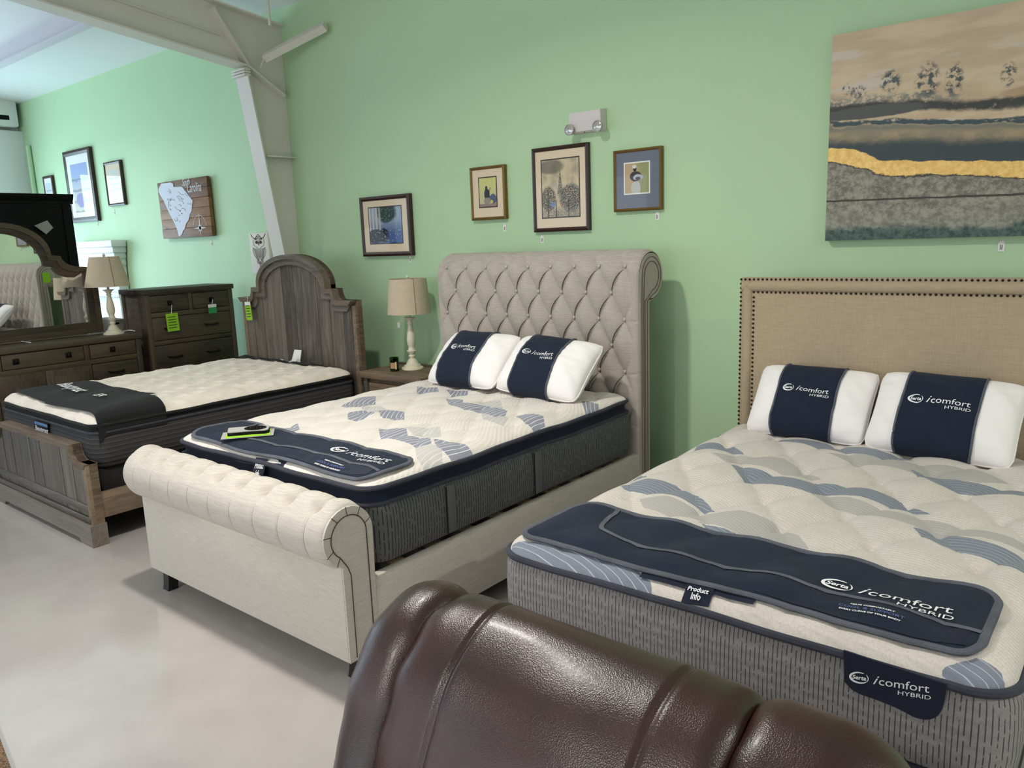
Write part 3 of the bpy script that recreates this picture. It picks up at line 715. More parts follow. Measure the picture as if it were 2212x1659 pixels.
# ================================================================== foot protector mats and pillows
def foot_mat(name, mt, x0, x1, y0, y1, label, side_x, logo_at, logo_s, wave, remote=False, info=None, skew=0, cool=None):
    t = thing(name, ((x0+x1)/2, (y0+y1)/2, mt.zp), label, 'mattress protector')
    rc = .06
    base_ = Mattress(*mt.a, mt.zp, mt.crown+.006, mt.ew, lambda X, Y: .25*mt.q(X, Y))
    def Yw(X, Y): return Y+wave*np.sin((X-x0)*9)+skew*(X-x0)
    def z_(X, Y): return np.maximum(base_(X, Y)+.012, mt(X, Y)+.008)+.35*wave*np.sin((X-x0)*9+1.1)
    def fn(U, V):
        X, Y = rrect(U, V, x0, x1, y0, y1, rc); Y = Yw(X, Y); return X, Y, z_(X, Y)
    grid('cover', 90, 30, fn, M['navy'], t)
    Q = perim(x0, x1, y0, y1, rc, 8, .03)
    P = []
    for x, y, nx, ny in Q:
        Y = float(Yw(x, y)); P.append((x, Y, float(z_(np.array(x), np.array(Y)))-.002))
    Geo().tube(P, .0125, 8, True, flat=.007).obj('binding', M['trim'], t, fix=False)
    def at(x, y, o):
        Y = float(Yw(x, y)); return (x, Y, float(z_(np.array(x), np.array(Y)))+o)
    # curved divider line
    W, Hh = x1-x0, y1-y0
    def ribbon(nm, pts, wd, mat, o=.0035):
        V = []; Fc = []
        for i, (x, y) in enumerate(pts):
            a = pts[max(i-1, 0)]; b = pts[min(i+1, len(pts)-1)]; dx, dy = b[0]-a[0], b[1]-a[1]; l = math.hypot(dx, dy) or 1
            nx, ny = -dy/l*wd/2, dx/l*wd/2
            V += [at(x+nx, y+ny, o), at(x-nx, y-ny, o)]
        for i in range(len(pts)-1): Fc.append((2*i, 2*i+2, 2*i+3, 2*i+1))
        return mesh(nm, V, Fc, mat, t)
    pts = [(x0+.135*W, y1-.004)]+[(x0+.135*W+.012+ .07*(1-math.cos(a))*1.0, y1-.13*Hh-.47*Hh*math.sin(a)) for a in np.linspace(0, PI/2*.95, 10)]
    xb, yb = pts[-1]
    pts += [(xb+(x1-.008-xb)*k, yb-.02*Hh-(.10*Hh*k)-.04*Hh*math.sin(k*6.28)) for k in np.linspace(.06, 1, 40)]
    ribbon('divider_strip', pts, .018, M['trim'])
    if cool:   # darker satin patch under the divider at the right
        c0 = x0+cool*W; V = []; Fc = []
        xs = np.linspace(c0, x1-.03, 24)
        for i, x in enumerate(xs):
            k = (x-xb)/(x1-.008-xb); yt = yb-.02*Hh-.10*Hh*k-.04*Hh*math.sin(k*6.28)-.010
            V += [at(x-.02*(i == 0), y0+.012+.02*(max(0, i-20)/4), .0022), at(x, yt, .0022)]
        for i in range(len(xs)-1): Fc.append((2*i, 2*i+2, 2*i+3, 2*i+1))
        mesh('satin_patch', V, Fc, M['navy_dark'], t)
        its = []; ty = yb-.02*Hh-.10*Hh*.75-.036
        s = .0135*logo_s/.42
        for q_, sz, dy, b_, mt_ in (('HELPS COMFORTABLY', .8*s, .35*s, .0003, 'w'), ('EVERY CURVE OF YOUR BODY', .8*s, -2.6*s, .0003, 'w')):
            v, f = text_mesh(q_, sz, 0, b_, 'CENTER', 1.25); its.append((v, f, 0, dy))
        fx = lambda a, b: at(c0+.52*(x1-c0)+a, ty-.004+b, .005)
        lettering('printed_lettering', its, fx, M['print_white'], t)
        v, f = text_mesh('COOL & SUPPORT', 1.45*s, 0, 0, 'CENTER', 1.25); lettering('printed_lettering', [(v, f, 0, -1.3*s)], fx, M['print_blue'], t)
    lx, ly = logo_at
    lettering('printed_logo', logo_items(logo_s), lambda a, b: at(lx+a, ly+b+.012*a/logo_s, .005), M['print_white'], t)
    if info:
        xi, yi = info
        V = [];
        pk = Geo(); zz = float(mt(xi, yi))
        nseg = 10
        for i in range(nseg+1):
            x = xi-.10+.36*i/nseg; Y = float(Yw(x, y0))
            V += [(x, Y+.03, float(mt(x, Y+.03))+.008), (x, Y-.026, float(mt(x, Y-.026))+.010)]
        mesh('card_pocket', V, [(2*i, 2*i+2, 2*i+3, 2*i+1) for i in range(nseg)], M['navy_band'], t)
        def ip(a, b):
            x = xi+.055+a; Y = float(Yw(x, y0))-.018-b*.86; return (x, Y, float(mt(x, Y))+.014-b*.02)
        V = [ip(0, -.005), ip(.085, -.005), ip(.085, .042), ip(0, .042)]
        tb = Geo().add([Vector(p) for p in V]+[Vector(p)-Vector((0, 0, .002)) for p in V], [(0, 1, 2, 3), (7, 6, 5, 4), (0, 4, 5, 1), (1, 5, 6, 2), (2, 6, 7, 3), (3, 7, 4, 0)]).obj('pull_tab', M['navy_band'], t)
        v1, f1 = text_mesh('Product', .020, 0, .0004, 'CENTER'); v2, f2_ = text_mesh('Info', .020, 0, .0004, 'CENTER')
        lettering('printed_lettering', [(v1, f1, .042, -.020), (v2, f2_, .042, -.038)], lambda a, b: tuple(Vector(ip(a, -b))+Vector((0, 0, .003))), M['print_white'], t)
    return at
at2 = foot_mat('foot_protector', mt2, -3.735, -2.36, 1.92, 2.205, 'navy foot protector mat with grey binding lying across the foot of the sleigh bed', 1, (-2.80, 2.10), .40, .006, info=(-3.16, 1.92), cool=.60)

# remote control in a lime card on the protector
def remote():
    c = Vector(at2(-3.37, 2.035, .0)); t = thing('remote_control', c, 'silver and black remote control on a lime card on the navy foot protector', 'remote control')
    d = Vector((.62, .78, 0)).normalized(); nrm = Vector((-d.y, d.x, 0))
    def P(a, b, z): return c+d*a*.82+nrm*b*.85+Vector((0, 0, z+.010+(b*.30 if z > .009 else b*.10)))
    def slab(nm, outline, z0, z1, mat, bend=0):
        g = Geo(); n = len(outline)
        V = [P(a, b, z0+bend*abs(a)) for a, b in outline]+[P(a, b, z1+bend*abs(a)) for a, b in outline]
        return g.add(V, [tuple(range(n))[::-1], tuple(range(n, 2*n))]+[(i, (i+1) % n, n+(i+1) % n, n+i) for i in range(n)]).obj(nm, mat, t)
    slab('sleeve', [(-.15, -.055), (.15, -.055), (.15, .055), (-.15, .055)], .002, .004, M['grey_paper'])
    slab('lime_card', [(-.125, -.05), (.13, -.05), (.13, .05), (-.125, .05)], .004, .006, M['lime'])
    body = [(-.115, -.020), (-.11, -.026), (.02, -.025), (.10, -.030), (.122, -.022), (.128, 0), (.122, .022), (.10, .030), (.02, .025), (-.11, .026), (-.115, .020)]
    slab('body', body, .010, .026, M['black'])
    slab('face_plate', [(a*.98, b*.92) for a, b in body], .026, .030, M['chrome'])
    slab('keypad', [(-.02+.13*(.5+.5*math.cos(k))-.0, .021*math.sin(k)) for k in np.linspace(0, 6.0, 18)], .030, .032, M['black'])
    key = None
    for i in range(5):
        for j in (-1, 0, 1):
            a, b = .005+i*.019, j*.0105; q = P(a, b, .032)
            if key is None: key = Geo().lathe([(.0045, 0), (.0045, .002), (.003, .003)], q, 8).obj('key', M['darkmetal'], t)
            else: inst(key, 'key', t, q)
remote()

def pillow(name, base, width, height, thick, lean, yaw, roll, label, band_u, group, seed, logo_s):
    t = thing(name, base, label, 'pillow', group)
    ca, sa = math.cos(lean), math.sin(lean); B = Vector(base)
    ex = Vector((math.cos(yaw), math.sin(yaw), 0)); ez = Vector((0, 0, 1)); ey = Vector((-math.sin(yaw), math.cos(yaw), 0))
    up = ez*ca+ey*sa; nr = -ey*ca+ez*sa   # up the pillow; out of its face towards the foot
    cr, sr = math.cos(roll), math.sin(roll); ux = ex*cr+up*sr; uy = up*cr-ex*sr
    A = np.array([ux, uy, nr])
    r_ = np.random.RandomState(seed)
    def local(u, v, side, extra=0):
        k = (np.clip(1-u**4, 0, 1)*np.clip(1-v**4, 0, 1))
        th = thick/2*(np.clip(1-np.abs(u)**2.8, 0, 1)*np.clip(1-np.abs(v)**2.4, 0, 1))**.46
        x = width/2*u*(1-.03*(1-v*v)-.06*np.abs(v)**9); y = height/2*v*(1-.045*(1-u*u)-.075*np.abs(u)**9)
        wr = .006*np.sin(u*7+v*5+seed)*k+.005*smooth_noise(u*3, v*3, seed, 6, 4)*k
        corner = np.clip((np.abs(u)-.55)/.45, 0, 1)
        wr = wr+.008*corner*np.sin(v*11*(1+.3*np.sin(u*5+seed))+u*13+seed*2)*k+.004*corner*np.sin(v*27-u*8+seed)*k
        return x, y+height/2, side*(th+wr*(side > 0)+extra*(th > 0)*1.0)
    def world(x, y, z): 
        P = np.stack([x, y, z], -1)@A
        return P[..., 0]+B.x, P[..., 1]+B.y, P[..., 2]+B.z
    N = 46
    lin_ = np.linspace(-1, 1, N); lin_ = np.sign(lin_)*(1-(1-np.abs(lin_))**1.35)
    U, V = np.meshgrid(lin_, lin_, indexing='ij')
    VV = []; Fc = []
    for side in (1, -1):
        b = len(VV)*N*N
        VV.append(np.stack(world(*local(U, V, side)), -1).reshape(-1, 3))
        for i in range(N-1):
            for j in range(N-1):
                q = (b+i*N+j, b+(i+1)*N+j, b+(i+1)*N+j+1, b+i*N+j+1); Fc.append(q if side > 0 else q[::-1])
    mesh('pillow_case', np.concatenate(VV), Fc, M['pillow'], t)
    # piped edge seam
    P = [(u, -1) for u in np.linspace(-1, 1, 20)]+[(1, v) for v in np.linspace(-1, 1, 14)[1:]]+[(u, 1) for u in np.linspace(1, -1, 20)[1:]]+[(-1, v) for v in np.linspace(1, -1, 14)[1:-1]]
    pts = [tuple(float(c) for c in world(*local(np.array(float(u)), np.array(float(v)), 1))) for u, v in P]
    Geo().tube(pts, .004, 6, True).obj('edge_piping', M['pillow'], t, fix=False)
    # navy band wrapped round the middle
    u0, u1 = band_u; n = 40; g = Geo(); rows = []
    w_ = np.concatenate([np.linspace(-1, 1, n), np.linspace(1, -1, n)[1:-1]]); sd = np.concatenate([np.ones(n), -np.ones(n-2)])
    uu = np.linspace(u0, u1, 14); V3 = []
    for u in uu:
        for v, s_ in zip(w_, sd):
            vv = float(np.sign(v)*(1-(1-abs(v))**1.35)); x, y, z = local(np.array(float(u)), np.array(vv), s_, .004)
            ye = 1.0+.012/(height); y = (y-height/2)*ye+height/2
            V3.append([float(c) for c in world(x, y, z)])
    K = len(w_); Fb = []
    for i in range(len(uu)-1):
        for j in range(K): Fb.append((i*K+j, (i+1)*K+j, (i+1)*K+(j+1) % K, i*K+(j+1) % K))
    mesh('label_band', V3, Fb, M['navy'], t)
    for i in (0, len(uu)-1): Geo().tube(V3[i*K:(i+1)*K], .0055, 6, True).obj('band_trim', M['trim'], t, fix=False)
    um = (u0+u1)/2
    def fp(a, b):
        u = um+(a-.5*logo_s)/(width/2); v = .12+b/(height/2); x, y, z = local(np.array(u), np.array(v), 1, .0075); return tuple(float(c) for c in world(x, y, z))
    lettering('printed_logo', logo_items(logo_s), fp, M['print_white'], t)
G2 = 'pillows on the sleigh bed'; G3 = 'pillows on the nailhead bed'
LE = math.radians(46)
pillow('pillow', (-3.30, 3.47, .825), .60, .42, .20, LE, -.06, .02, 'white pillow with navy band on the sleigh bed, the one nearer the nightstand', (-.60, .42), G2, 1, .235)
pillow('pillow', (-2.70, 3.46, .82), .60, .42, .21, LE, .03, -.06, 'white pillow with navy band on the sleigh bed, the one farther from the nightstand', (-.58, .38), G2, 5, .245)

# ================================================================== BED 3: nailhead headboard (right)
mt3 = Mattress(-1.69, -.15, 1.945, 3.99, .10, .640, .05, .15, None)
def q3(X, Y):
    px, py = (X+.92)/.30, (Y-2.1)/.23
    a, b = px+py/2, px-py/2
    return .022*(np.abs(np.sin(PI*a))*np.abs(np.sin(PI*b)))**.6-.020*np.exp(-((((a+.5) % 1-.5)**2+((b+.5) % 1-.5)**2)/.010))+.006*smooth_noise(X, Y, 8, 6, 8)
mt3.q = q3
Z3 = [[(700, 135), (780, 133), (860, 140), (920, 195), (850, 180), (760, 165), (680, 165)],
      [(850, 238), (940, 255), (1060, 285), (1200, 315), (1350, 335), (1500, 360), (1620, 395), (1720, 445), (1790, 480), (1640, 450), (1450, 400), (1250, 370), (1080, 345), (940, 315), (890, 285)],
      [(340, 320), (470, 310), (600, 335), (700, 380), (760, 430), (790, 470), (700, 430), (620, 400), (520, 378), (430, 365), (360, 350)],
      [(1670, 260), (1800, 295), (1950, 325), (2120, 350), (2212, 365), (2212, 400), (2050, 380), (1900, 360), (1790, 330)],
      [(1690, 535), (1800, 550), (1920, 580), (2060, 620), (2212, 665), (2400, 730), (2400, 780), (2212, 735), (2100, 700), (1950, 650), (1820, 620), (1750, 580)],
      [(1020, 110), (1150, 125), (1300, 140), (1450, 165), (1600, 190), (1700, 215), (1640, 225), (1480, 195), (1330, 175), (1150, 140)],
      [(690, 500), (780, 530), (900, 560), (1000, 580), (950, 600), (800, 570)], [(-160, 560), (0, 585), (200, 620), (400, 690), (480, 740), (510, 815), (350, 790), (100, 720), (-160, 640)],
      [(1830, 1130), (1990, 1120), (2110, 1160), (2180, 1250), (2120, 1300), (1940, 1290), (1880, 1210)], [(400, 280), (440, 265), (470, 300), (380, 305)]]
Z3L = [[(760, 190), (900, 195), (1100, 215), (1250, 290), (1280, 310), (1150, 290), (950, 245), (820, 215)],
       [(430, 400), (560, 395), (700, 440), (760, 470), (900, 470), (1050, 500), (1170, 570), (1220, 640), (1050, 600), (900, 560), (700, 500), (560, 470), (450, 440)],
       [(1220, 370), (1400, 400), (1600, 460), (1750, 490), (1950, 540), (2212, 600), (2212, 640), (2000, 590), (1800, 560), (1700, 530), (1500, 480), (1300, 430)],
       [(1300, 190), (1500, 190), (1700, 235), (1950, 255), (2150, 320), (2000, 330), (1800, 300), (1600, 260), (1400, 220)], [(1300, 680), (1450, 690), (1600, 750), (1480, 735)]]
P3, P3L = px_patches(Z3, (1180, 900), 2.1434, .685), px_patches(Z3L, (1180, 900), 2.1434, .685)
def f3(U, V, P):
    X, Y = P[..., 0], P[..., 1]
    return {'sd_dark': np.max([poly_sd(X, Y, p) for p in P3], 0), 'sd_light': np.max([poly_sd(X, Y, p) for p in P3L], 0),
            'phase': Y+.30*X+.03*np.sin(X*6)}
T3 = top_mat('quilted_knit_oat', (212, 205, 196), (188, 181, 172), (122, 129, 140), (180, 175, 170), (176, 182, 190), sp=.020, lw=.10)
B3 = border_mat('grey_melange_border', (146, 142, 139), (116, 113, 112), (62, 62, 66), .0125, .032, .22)
def bed3():
    x0, x1 = -1.715, -.13
    t = thing('mattress', (-.92, 2.97, .37), 'grey sided mattress with oatmeal quilted top and wavy blue ribbons by the nailhead headboard', 'mattress')
    top_surface(mt3, t, T3, f3, 140, 180)
    Q = perim(*mt3.a, step=.03)
    ringtube('piping', Q, .004, .634, .012, M['trim_dark'], t, .002)
    band('border', Q, [(.004, .628), (.012, .60), (.016, .54), (.016, .47), (.010, .41), (-.01, .385)], B3, t)
    ringtube('piping', Q, -.004, .385, .009, M['trim_dark'], t)
    # brand patch sewn on the foot border
    def pp(a, b): return atY(0, 0, 1) if False else (a, 1.9275-.001, b)
    o = []
    px = [(1822, 1405), (2045, 1478), (2038, 1530), (2020, 1553), (1985, 1555), (1940, 1530), (1890, 1510), (1845, 1495), (1824, 1472)]
    for _ in range(2):      # round the sewn corners
        px = px[:2]+[p for i in range(1, len(px)-1) for p in (tuple(.75*px[i][k]+.25*px[i+1][k] for k in (0, 1)), tuple(.25*px[i][k]+.75*px[i+1][k] for k in (0, 1)))]+[px[-1]]
    W = [atY(a, b, 1.928) for a, b in px]
    V = [(p.x, 1.927, p.z) for p in W]+[(p.x, 1.933, p.z) for p in W]; n = len(W)
    pt = Geo().add(V, [tuple(range(n)), tuple(range(n, 2*n))[::-1]]+[(i, n+i, n+(i+1) % n, (i+1) % n) for i in range(n)]).obj('brand_patch', M['navy_band'], t, smooth=False)
    lo = atY(1835, 1458, 1.925); hi = atY(2012, 1500, 1.925); s = hi.x-lo.x
    lettering('printed_logo', logo_items(s), lambda a, b: (lo.x+a, 1.9255, lo.z-.004+b+(hi.z-lo.z+.018)*a/s), M['print_white'], pt)
    b = thing('box_foundation', (-.92, 2.97, .12), 'dark box foundation under the mattress with wavy blue grey ribbons', 'box spring')
    box('foundation', -1.68, -.16, 1.97, 3.99, .14, .372, M['blackband'], b, .02)
    for lx in (-1.58, -.26):
        for ly in (2.1, 3.8): Geo().lathe([(.025, 0), (.02, .02), (.02, .14)], (lx, ly, 0), 12).obj('leg', M['black'], b)
    h = thing('nailhead_headboard', (-.92, 4.06, 0), 'tan burlap headboard trimmed with two rows of bronze nailheads', 'headboard')
    yb = 4.045; z1 = 1.473
    box('board', x0+.006, x1-.006, yb, yb+.075, .12, z1-.004, M['burlap'], h, .012)
    # raised border: three padded rolls framing the flat panel
    bw, ins = .085, .010
    def roll(nm, p0, p1, horiz):
        def fn(U, V):
            a = PI*V; d = .016*np.sin(a)**.6
            if horiz: return p0[0]+U*(p1[0]-p0[0]), yb-d, p0[1]-.022-V*(bw-.03)
            return p0[0]+.022+V*(bw-.03)*(1 if p1[0] >= p0[0] else -1), yb-d, p0[1]+U*(p1[1]-p0[1])
        grid(nm, 40, 14, fn, M['burlap'], h)
    roll('padded_border', (x0+.02, z1), (x1-.02, z1), True); roll('padded_border', (x0, .35), (x0, z1-.02), False); roll('padded_border', (x1, .35), (x1-.001, z1-.02), False)
    g = Geo()
    def dome(x, z): g.lathe([(.0062, 0), (.0055, -.003), (.0032, -.0052), (.0003, -.006)], (x, yb-.001, z), 10, 'y', cap=False)
    sp = .0235
    for o in (.013, bw):
        nx = int((x1-x0-2*o)/sp)
        for i in range(nx+1): dome(x0+o+(x1-x0-2*o)*i/nx, z1-o*(1 if o < .05 else .95))
        nz = int((z1-o-.40)/sp)
        for i in range(1, nz+1):
            for xx in (x0+o, x1-o): dome(xx, z1-o-i*sp)
    tag(g.obj('nailhead_trim', M['nail'], h, fix=False), 'bronze nailhead rows', kind='stuff')
    for lx in (x0+.15, x1-.15): box('leg', lx-.03, lx+.03, yb+.02, yb+.06, 0, .14, M['leg'], h)
bed3()
at3 = foot_mat('foot_protector', mt3, -1.645, -.235, 1.998, 2.365, 'navy foot protector mat lying across the foot of the bed with the nailhead headboard', 1, (-.655, 2.172), .345, .004, info=(-1.04, 1.998), cool=.62)
pillow('pillow', (-1.255, 3.745, .70), .585, .40, .20, math.radians(38), -.02, .0, 'white pillow with navy band before the nailhead headboard, the one nearer the sleigh bed', (-.52, .50), G3, 9, .235)
pillow('pillow', (-.665, 3.70, .70), .60, .42, .21, math.radians(40), -.02, -.03, 'white pillow with navy band before the nailhead headboard, the one farther from the sleigh bed', (-.56, .50), G3, 13, .265)

# ================================================================== BED 1: plank wood bed (left)
BX0, BX1 = -6.30, -4.735; BC = (BX0+BX1)/2
def hb_outline(c, w, zp, zs, zt, aw, ins=0):
    """right half then mirrored: post top, cove, step, arch"""
    R_ = [(w-ins, zp-ins)]
    x_c, x_s = w-.165, aw+.085
    R_ += [(x_c-ins*.6, zp-ins)] if True else []
    n = 8
    for i in range(1, n+1):
        a = i/n*PI/2
        R_.append((x_c-ins*.6-(x_c-x_s)*math.sin(a), zp-ins+(zs-zp)*(1-math.cos(a))))
    R_.append((x_s-ins*.8, zs-ins+.0)); R_.append((aw-ins, zs-ins)); R_.append((aw-ins, zs+.03-ins*.4))
    n = 18; aw2 = aw-ins
    for i in range(1, n+1):
        a = i/n*PI/2; R_.append((aw2*math.cos(a), zs+.03-ins*.4+(zt-zs-.03-ins*.6)*math.sin(a)))
    return [(c+x, z) for x, z in R_]+[(c-x, z) for x, z in R_[::-1][1:]]
def bed1():
    t = thing('plank_bed', (BC, 2.85, 0), 'grey brown wooden plank bed with arched headboard and low stepped footboard', 'bed')
    w = (BX1-BX0)/2; yf = 3.87
    out = hb_outline(BC, w, 1.295, 1.385, 1.66, .475)
    # back board
    Geo().prism(out+[(BX0, .12), (BX1, .12)], yf+.03, yf+.075, 'y').obj('headboard_back', M['wood_bed_y'], t, smooth=False)
    # planks, each with its top cut to the arch
    inn = hb_outline(BC, w-.004, 1.295, 1.385, 1.66, .475, .05); ix = [p[0] for p in inn][::-1]; iz = [p[1] for p in inn][::-1]
    def topz(x):
        zz = [p[1] for p in inn]; best = .3
        for (xa, za), (xb, zb) in zip(inn[:-1], inn[1:]):
            lo, hi = min(xa, xb), max(xa, xb)
            if lo-1e-9 <= x <= hi+1e-9:
                k = 0 if hi-lo < 1e-9 else (x-xa)/(xb-xa); best = max(best, za+(zb-za)*k)
        return best
    NP = 10; e = .0035
    hp = thing if False else None
    for i in range(NP):
        a = BX0+.006+(BX1-BX0-.012)*i/NP+e/2; b = BX0+.006+(BX1-BX0-.012)*(i+1)/NP-e/2
        tops = [(x, min(topz(x), 1.64)) for x in np.linspace(b, a, 14)]
        Geo().prism([(a, .14), (b, .14)]+tops, yf+.008+.002*(i % 3), yf+.032, 'y').obj('plank', M['wood_bed'], t, smooth=False)
    # moulding along the top, two steps
    def strip(i0, i1, y0, y1, nm):
        A = hb_outline(BC, w, 1.295, 1.385, 1.66, .475, i0); B = hb_outline(BC, w, 1.295, 1.385, 1.66, .475, i1)
        n = len(A); V = [(x, y0, z) for x, z in A]+[(x, y0, z) for x, z in B]+[(x, y1, z) for x, z in A]+[(x, y1, z) for x, z in B]; Fc = []
        for i in range(n-1):
            j = i+1
            Fc += [(i, j, n+j, n+i), (2*n+i, 3*n+i, 3*n+j, 2*n+j), (i, 2*n+i, 2*n+j, j), (n+i, n+j, 3*n+j, 3*n+i)]
        Fc += [(0, n, 3*n, 2*n), (n-1, 2*n-1, 4*n-1, 3*n-1)]
        Geo().add(V, Fc).obj(nm, M['wood_grey_x'], t, sharp=30)
    strip(0, .038, yf-.035, yf+.078, 'arch_moulding'); strip(.036, .085, yf-.012, yf+.03, 'arch_moulding')
    for xs in (BX0, BX1-.045):
        box('headboard_post', xs, xs+.045, yf+.005, yf+.078, 0, 1.256, M['wood_bed_y'], t, .004)
    # ---- footboard
    y0, y1 = 1.785, 1.855
    fo = hb_outline(BC, w, .50, .55, .60, .52)
    fo = [(BC+x, z) for x, z in [(w, .505), (w-.11, .505)]+[(w-.11-.07*math.sin(a), .505+.045*(1-math.cos(a))) for a in np.linspace(.2, PI/2, 6)]+[(w-.195, .555), (w-.20, .60)]]
    fo = fo+[(2*BC-x, z) for x, z in fo[::-1]]
    NP2 = 9
    fx = [p[0] for p in fo]; 
    def ft(x):
        best = .3
        for (xa, za), (xb, zb) in zip(fo[:-1], fo[1:]):
            lo, hi = min(xa, xb), max(xa, xb)
            if lo-1e-9 <= x <= hi+1e-9: best = max(best, za if hi-lo < 1e-9 else za+(zb-za)*(x-xa)/(xb-xa))
        return best
    Geo().prism(fo+[(BX0, .02), (BX1, .02)], y0+.022, y1, 'y').obj('footboard_back', M['wood_bed_y'], t, smooth=False)
    for i in range(NP2):
        a = BX0+.05+(BX1-BX0-.10)*i/NP2+.002; b = BX0+.05+(BX1-BX0-.10)*(i+1)/NP2-.002
        tops = [(x, ft(x)-.035) for x in np.linspace(b, a, 12)]
        Geo().prism([(a, .16), (b, .16)]+tops, y0+.010+.0015*(i % 3), y0+.024, 'y').obj('plank', M['wood_bed'], t, smooth=False)
    A = fo; B = [(BC+(x-BC)*.975, z-.032) for x, z in fo]; n = len(A); V = []; Fc = []
    for yy in (y0-.004, y1+.004): V += [(x, yy, z) for x, z in A]+[(x, yy, z) for x, z in B]
    for i in range(n-1):
        j = i+1; Fc += [(i, j, n+j, n+i), (2*n+i, 3*n+i, 3*n+j, 2*n+j), (i, 2*n+i, 2*n+j, j), (n+i, n+j, 3*n+j, 3*n+i)]
    Fc += [(0, n, 3*n, 2*n), (n-1, 2*n-1, 4*n-1, 3*n-1)]
    Geo().add(V, Fc).obj('top_cap', M['wood_bed_x'], t, sharp=30)
    for xs in (BX0, BX1-.05): box('foot_post', xs, xs+.05, y0, y1, .02, .50, M['wood_bed_y'], t, .004)
    box('ledge', BX0+.05, BX1-.05, y0-.002, y0+.026, .20, .245, M['wood_grey_x'], t, .008)
    box('ledge', BX0+.02, BX1-.02, y0-.006, y0+.026, .135, .175, M['wood_grey_x'], t, .010)
    Geo().prism([(BX0-.012, .135), (BX0-.012, 0), (BX0+.15, 0), (BX0+.17, .028), (BX1-.17, .028), (BX1-.15, 0), (BX1+.012, 0), (BX1+.012, .135)], y0-.022, y1+.004, 'y').obj('plinth', M['wood_grey_x'], t, smooth=False)
    for xs in (BX0+.005, BX1-.045): box('side_rail', xs, xs+.04, y1, yf+.02, .16, .315, M['wood_bed_y'], t, .004)
    for i in range(8): box('slat', BX0+.04, BX1-.04, 2.0+i*.23, 2.07+i*.23, .24, .262, M['wood_bed_x'], t)
    for y in (2.4, 3.2): box('support_leg', BC-.02, BC+.02, y-.02, y+.02, 0, .24, M['black'], t)
bed1()
mt1 = Mattress(-6.275, -4.765, 1.872, 3.85, .08, .715, .062, .17, None)
def q1(X, Y):
    px, py = (X+5.5)/.235, (Y-2.0)/.20
    a, b = px+py/2, px-py/2
    da, db = (a+.5) % 1-.5, (b+.5) % 1-.5; r2 = da*da+db*db
    return .006*smooth_noise(X, Y, 2, 6, 10)-.024*np.exp(-r2/.02)+.009*np.exp(-((r2-.07)/.05)**2)+.007*np.exp(-(da+db)**2/.01)*np.exp(-r2/.1)
mt1.q = q1
m = Mat('ivory_quilted_knit'); fine = m.noise(1, 3, None, (60, 260, 60)); big = m.noise(9, 4)
T1 = m.set(m.mix((fine*.5+big*.5).step(.3, .7), lin((226, 214, 198)), lin((242, 234, 222))), .85, fine*.6+big*.4, .004, .5)
m = Mat('charcoal_ribbed_border'); n_ = m.nt.nodes.new('ShaderNodeSeparateXYZ'); m.nt.links.new(m.co.outputs['UV'], n_.inputs[0]); u_, v_ = S(m, n_.outputs[0]), S(m, n_.outputs[1])
rib = ((v_/.0285)*6.283).sin(); mel = m.noise(1, 3, m.vec(u_*90, v_*900)); ln = rib.gt(.965)
B1 = m.set(m.mix(ln, m.mix(mel.step(.3, .7), lin((40, 39, 40)), lin((58, 57, 58))), lin((86, 84, 82))), .85, rib*-.6+mel*.2, .003, .4)
def mattress1():
    t = thing('mattress', (BC, 2.86, .46), 'thick charcoal ribbed mattress with ivory tufted top on the wooden plank bed', 'mattress')
    top_surface(mt1, t, T1, None, 120, 160)
    Q = perim(*mt1.a, step=.05)
    ringtube('piping', Q, .002, .712, .010, M['blackband'], t, .002)
    band('black_band', Q, [(.004, .708), (-.008, .69), (.0, .672)], M['blackband'], t)
    ringtube('piping', Q, .004, .668, .009, M['trim_dark'], t)
    band('border', Q, [(.002, .664), (.010, .62), (.012, .56), (.006, .50), (-.01, .47)], B1, t)
    ringtube('piping', Q, -.002, .466, .009, M['blackband'], t)
    pt = box('brand_patch', *(lambda a, b: (a.x, b.x))(atY(77, 915, 1.857), atY(106, 925, 1.857)), 1.845, 1.860, .560, .660, M['black'], t, .003)
    a = atY(77, 915, 1.852); b = atY(106, 925, 1.852)
    box('patch_stripe', a.x+.004, b.x-.004, 1.8435, 1.8455, .638, .656, plain('blue_stripe', (70, 120, 170), .5), pt, .001)
    v, f = text_mesh('Beautyrest', (b.x-a.x)*.22, .3, .0006, 'CENTER'); lettering('printed_lettering', [(v, f, 0, 0)], lambda p, q: ((a.x+b.x)/2+p, 1.8434, .598+q), M['print_white'], pt)
    b_ = tag(box('box_spring', -6.262, -4.778, 1.88, 3.85, .30, .452, M['blackband'], None, .02), 'charcoal box spring under the ivory tufted mattress of the plank bed', 'box spring')
mattress1()
flat1 = Mattress(*mt1.a, mt1.zp, mt1.crown+.004, mt1.ew, lambda X, Y: 0*X)
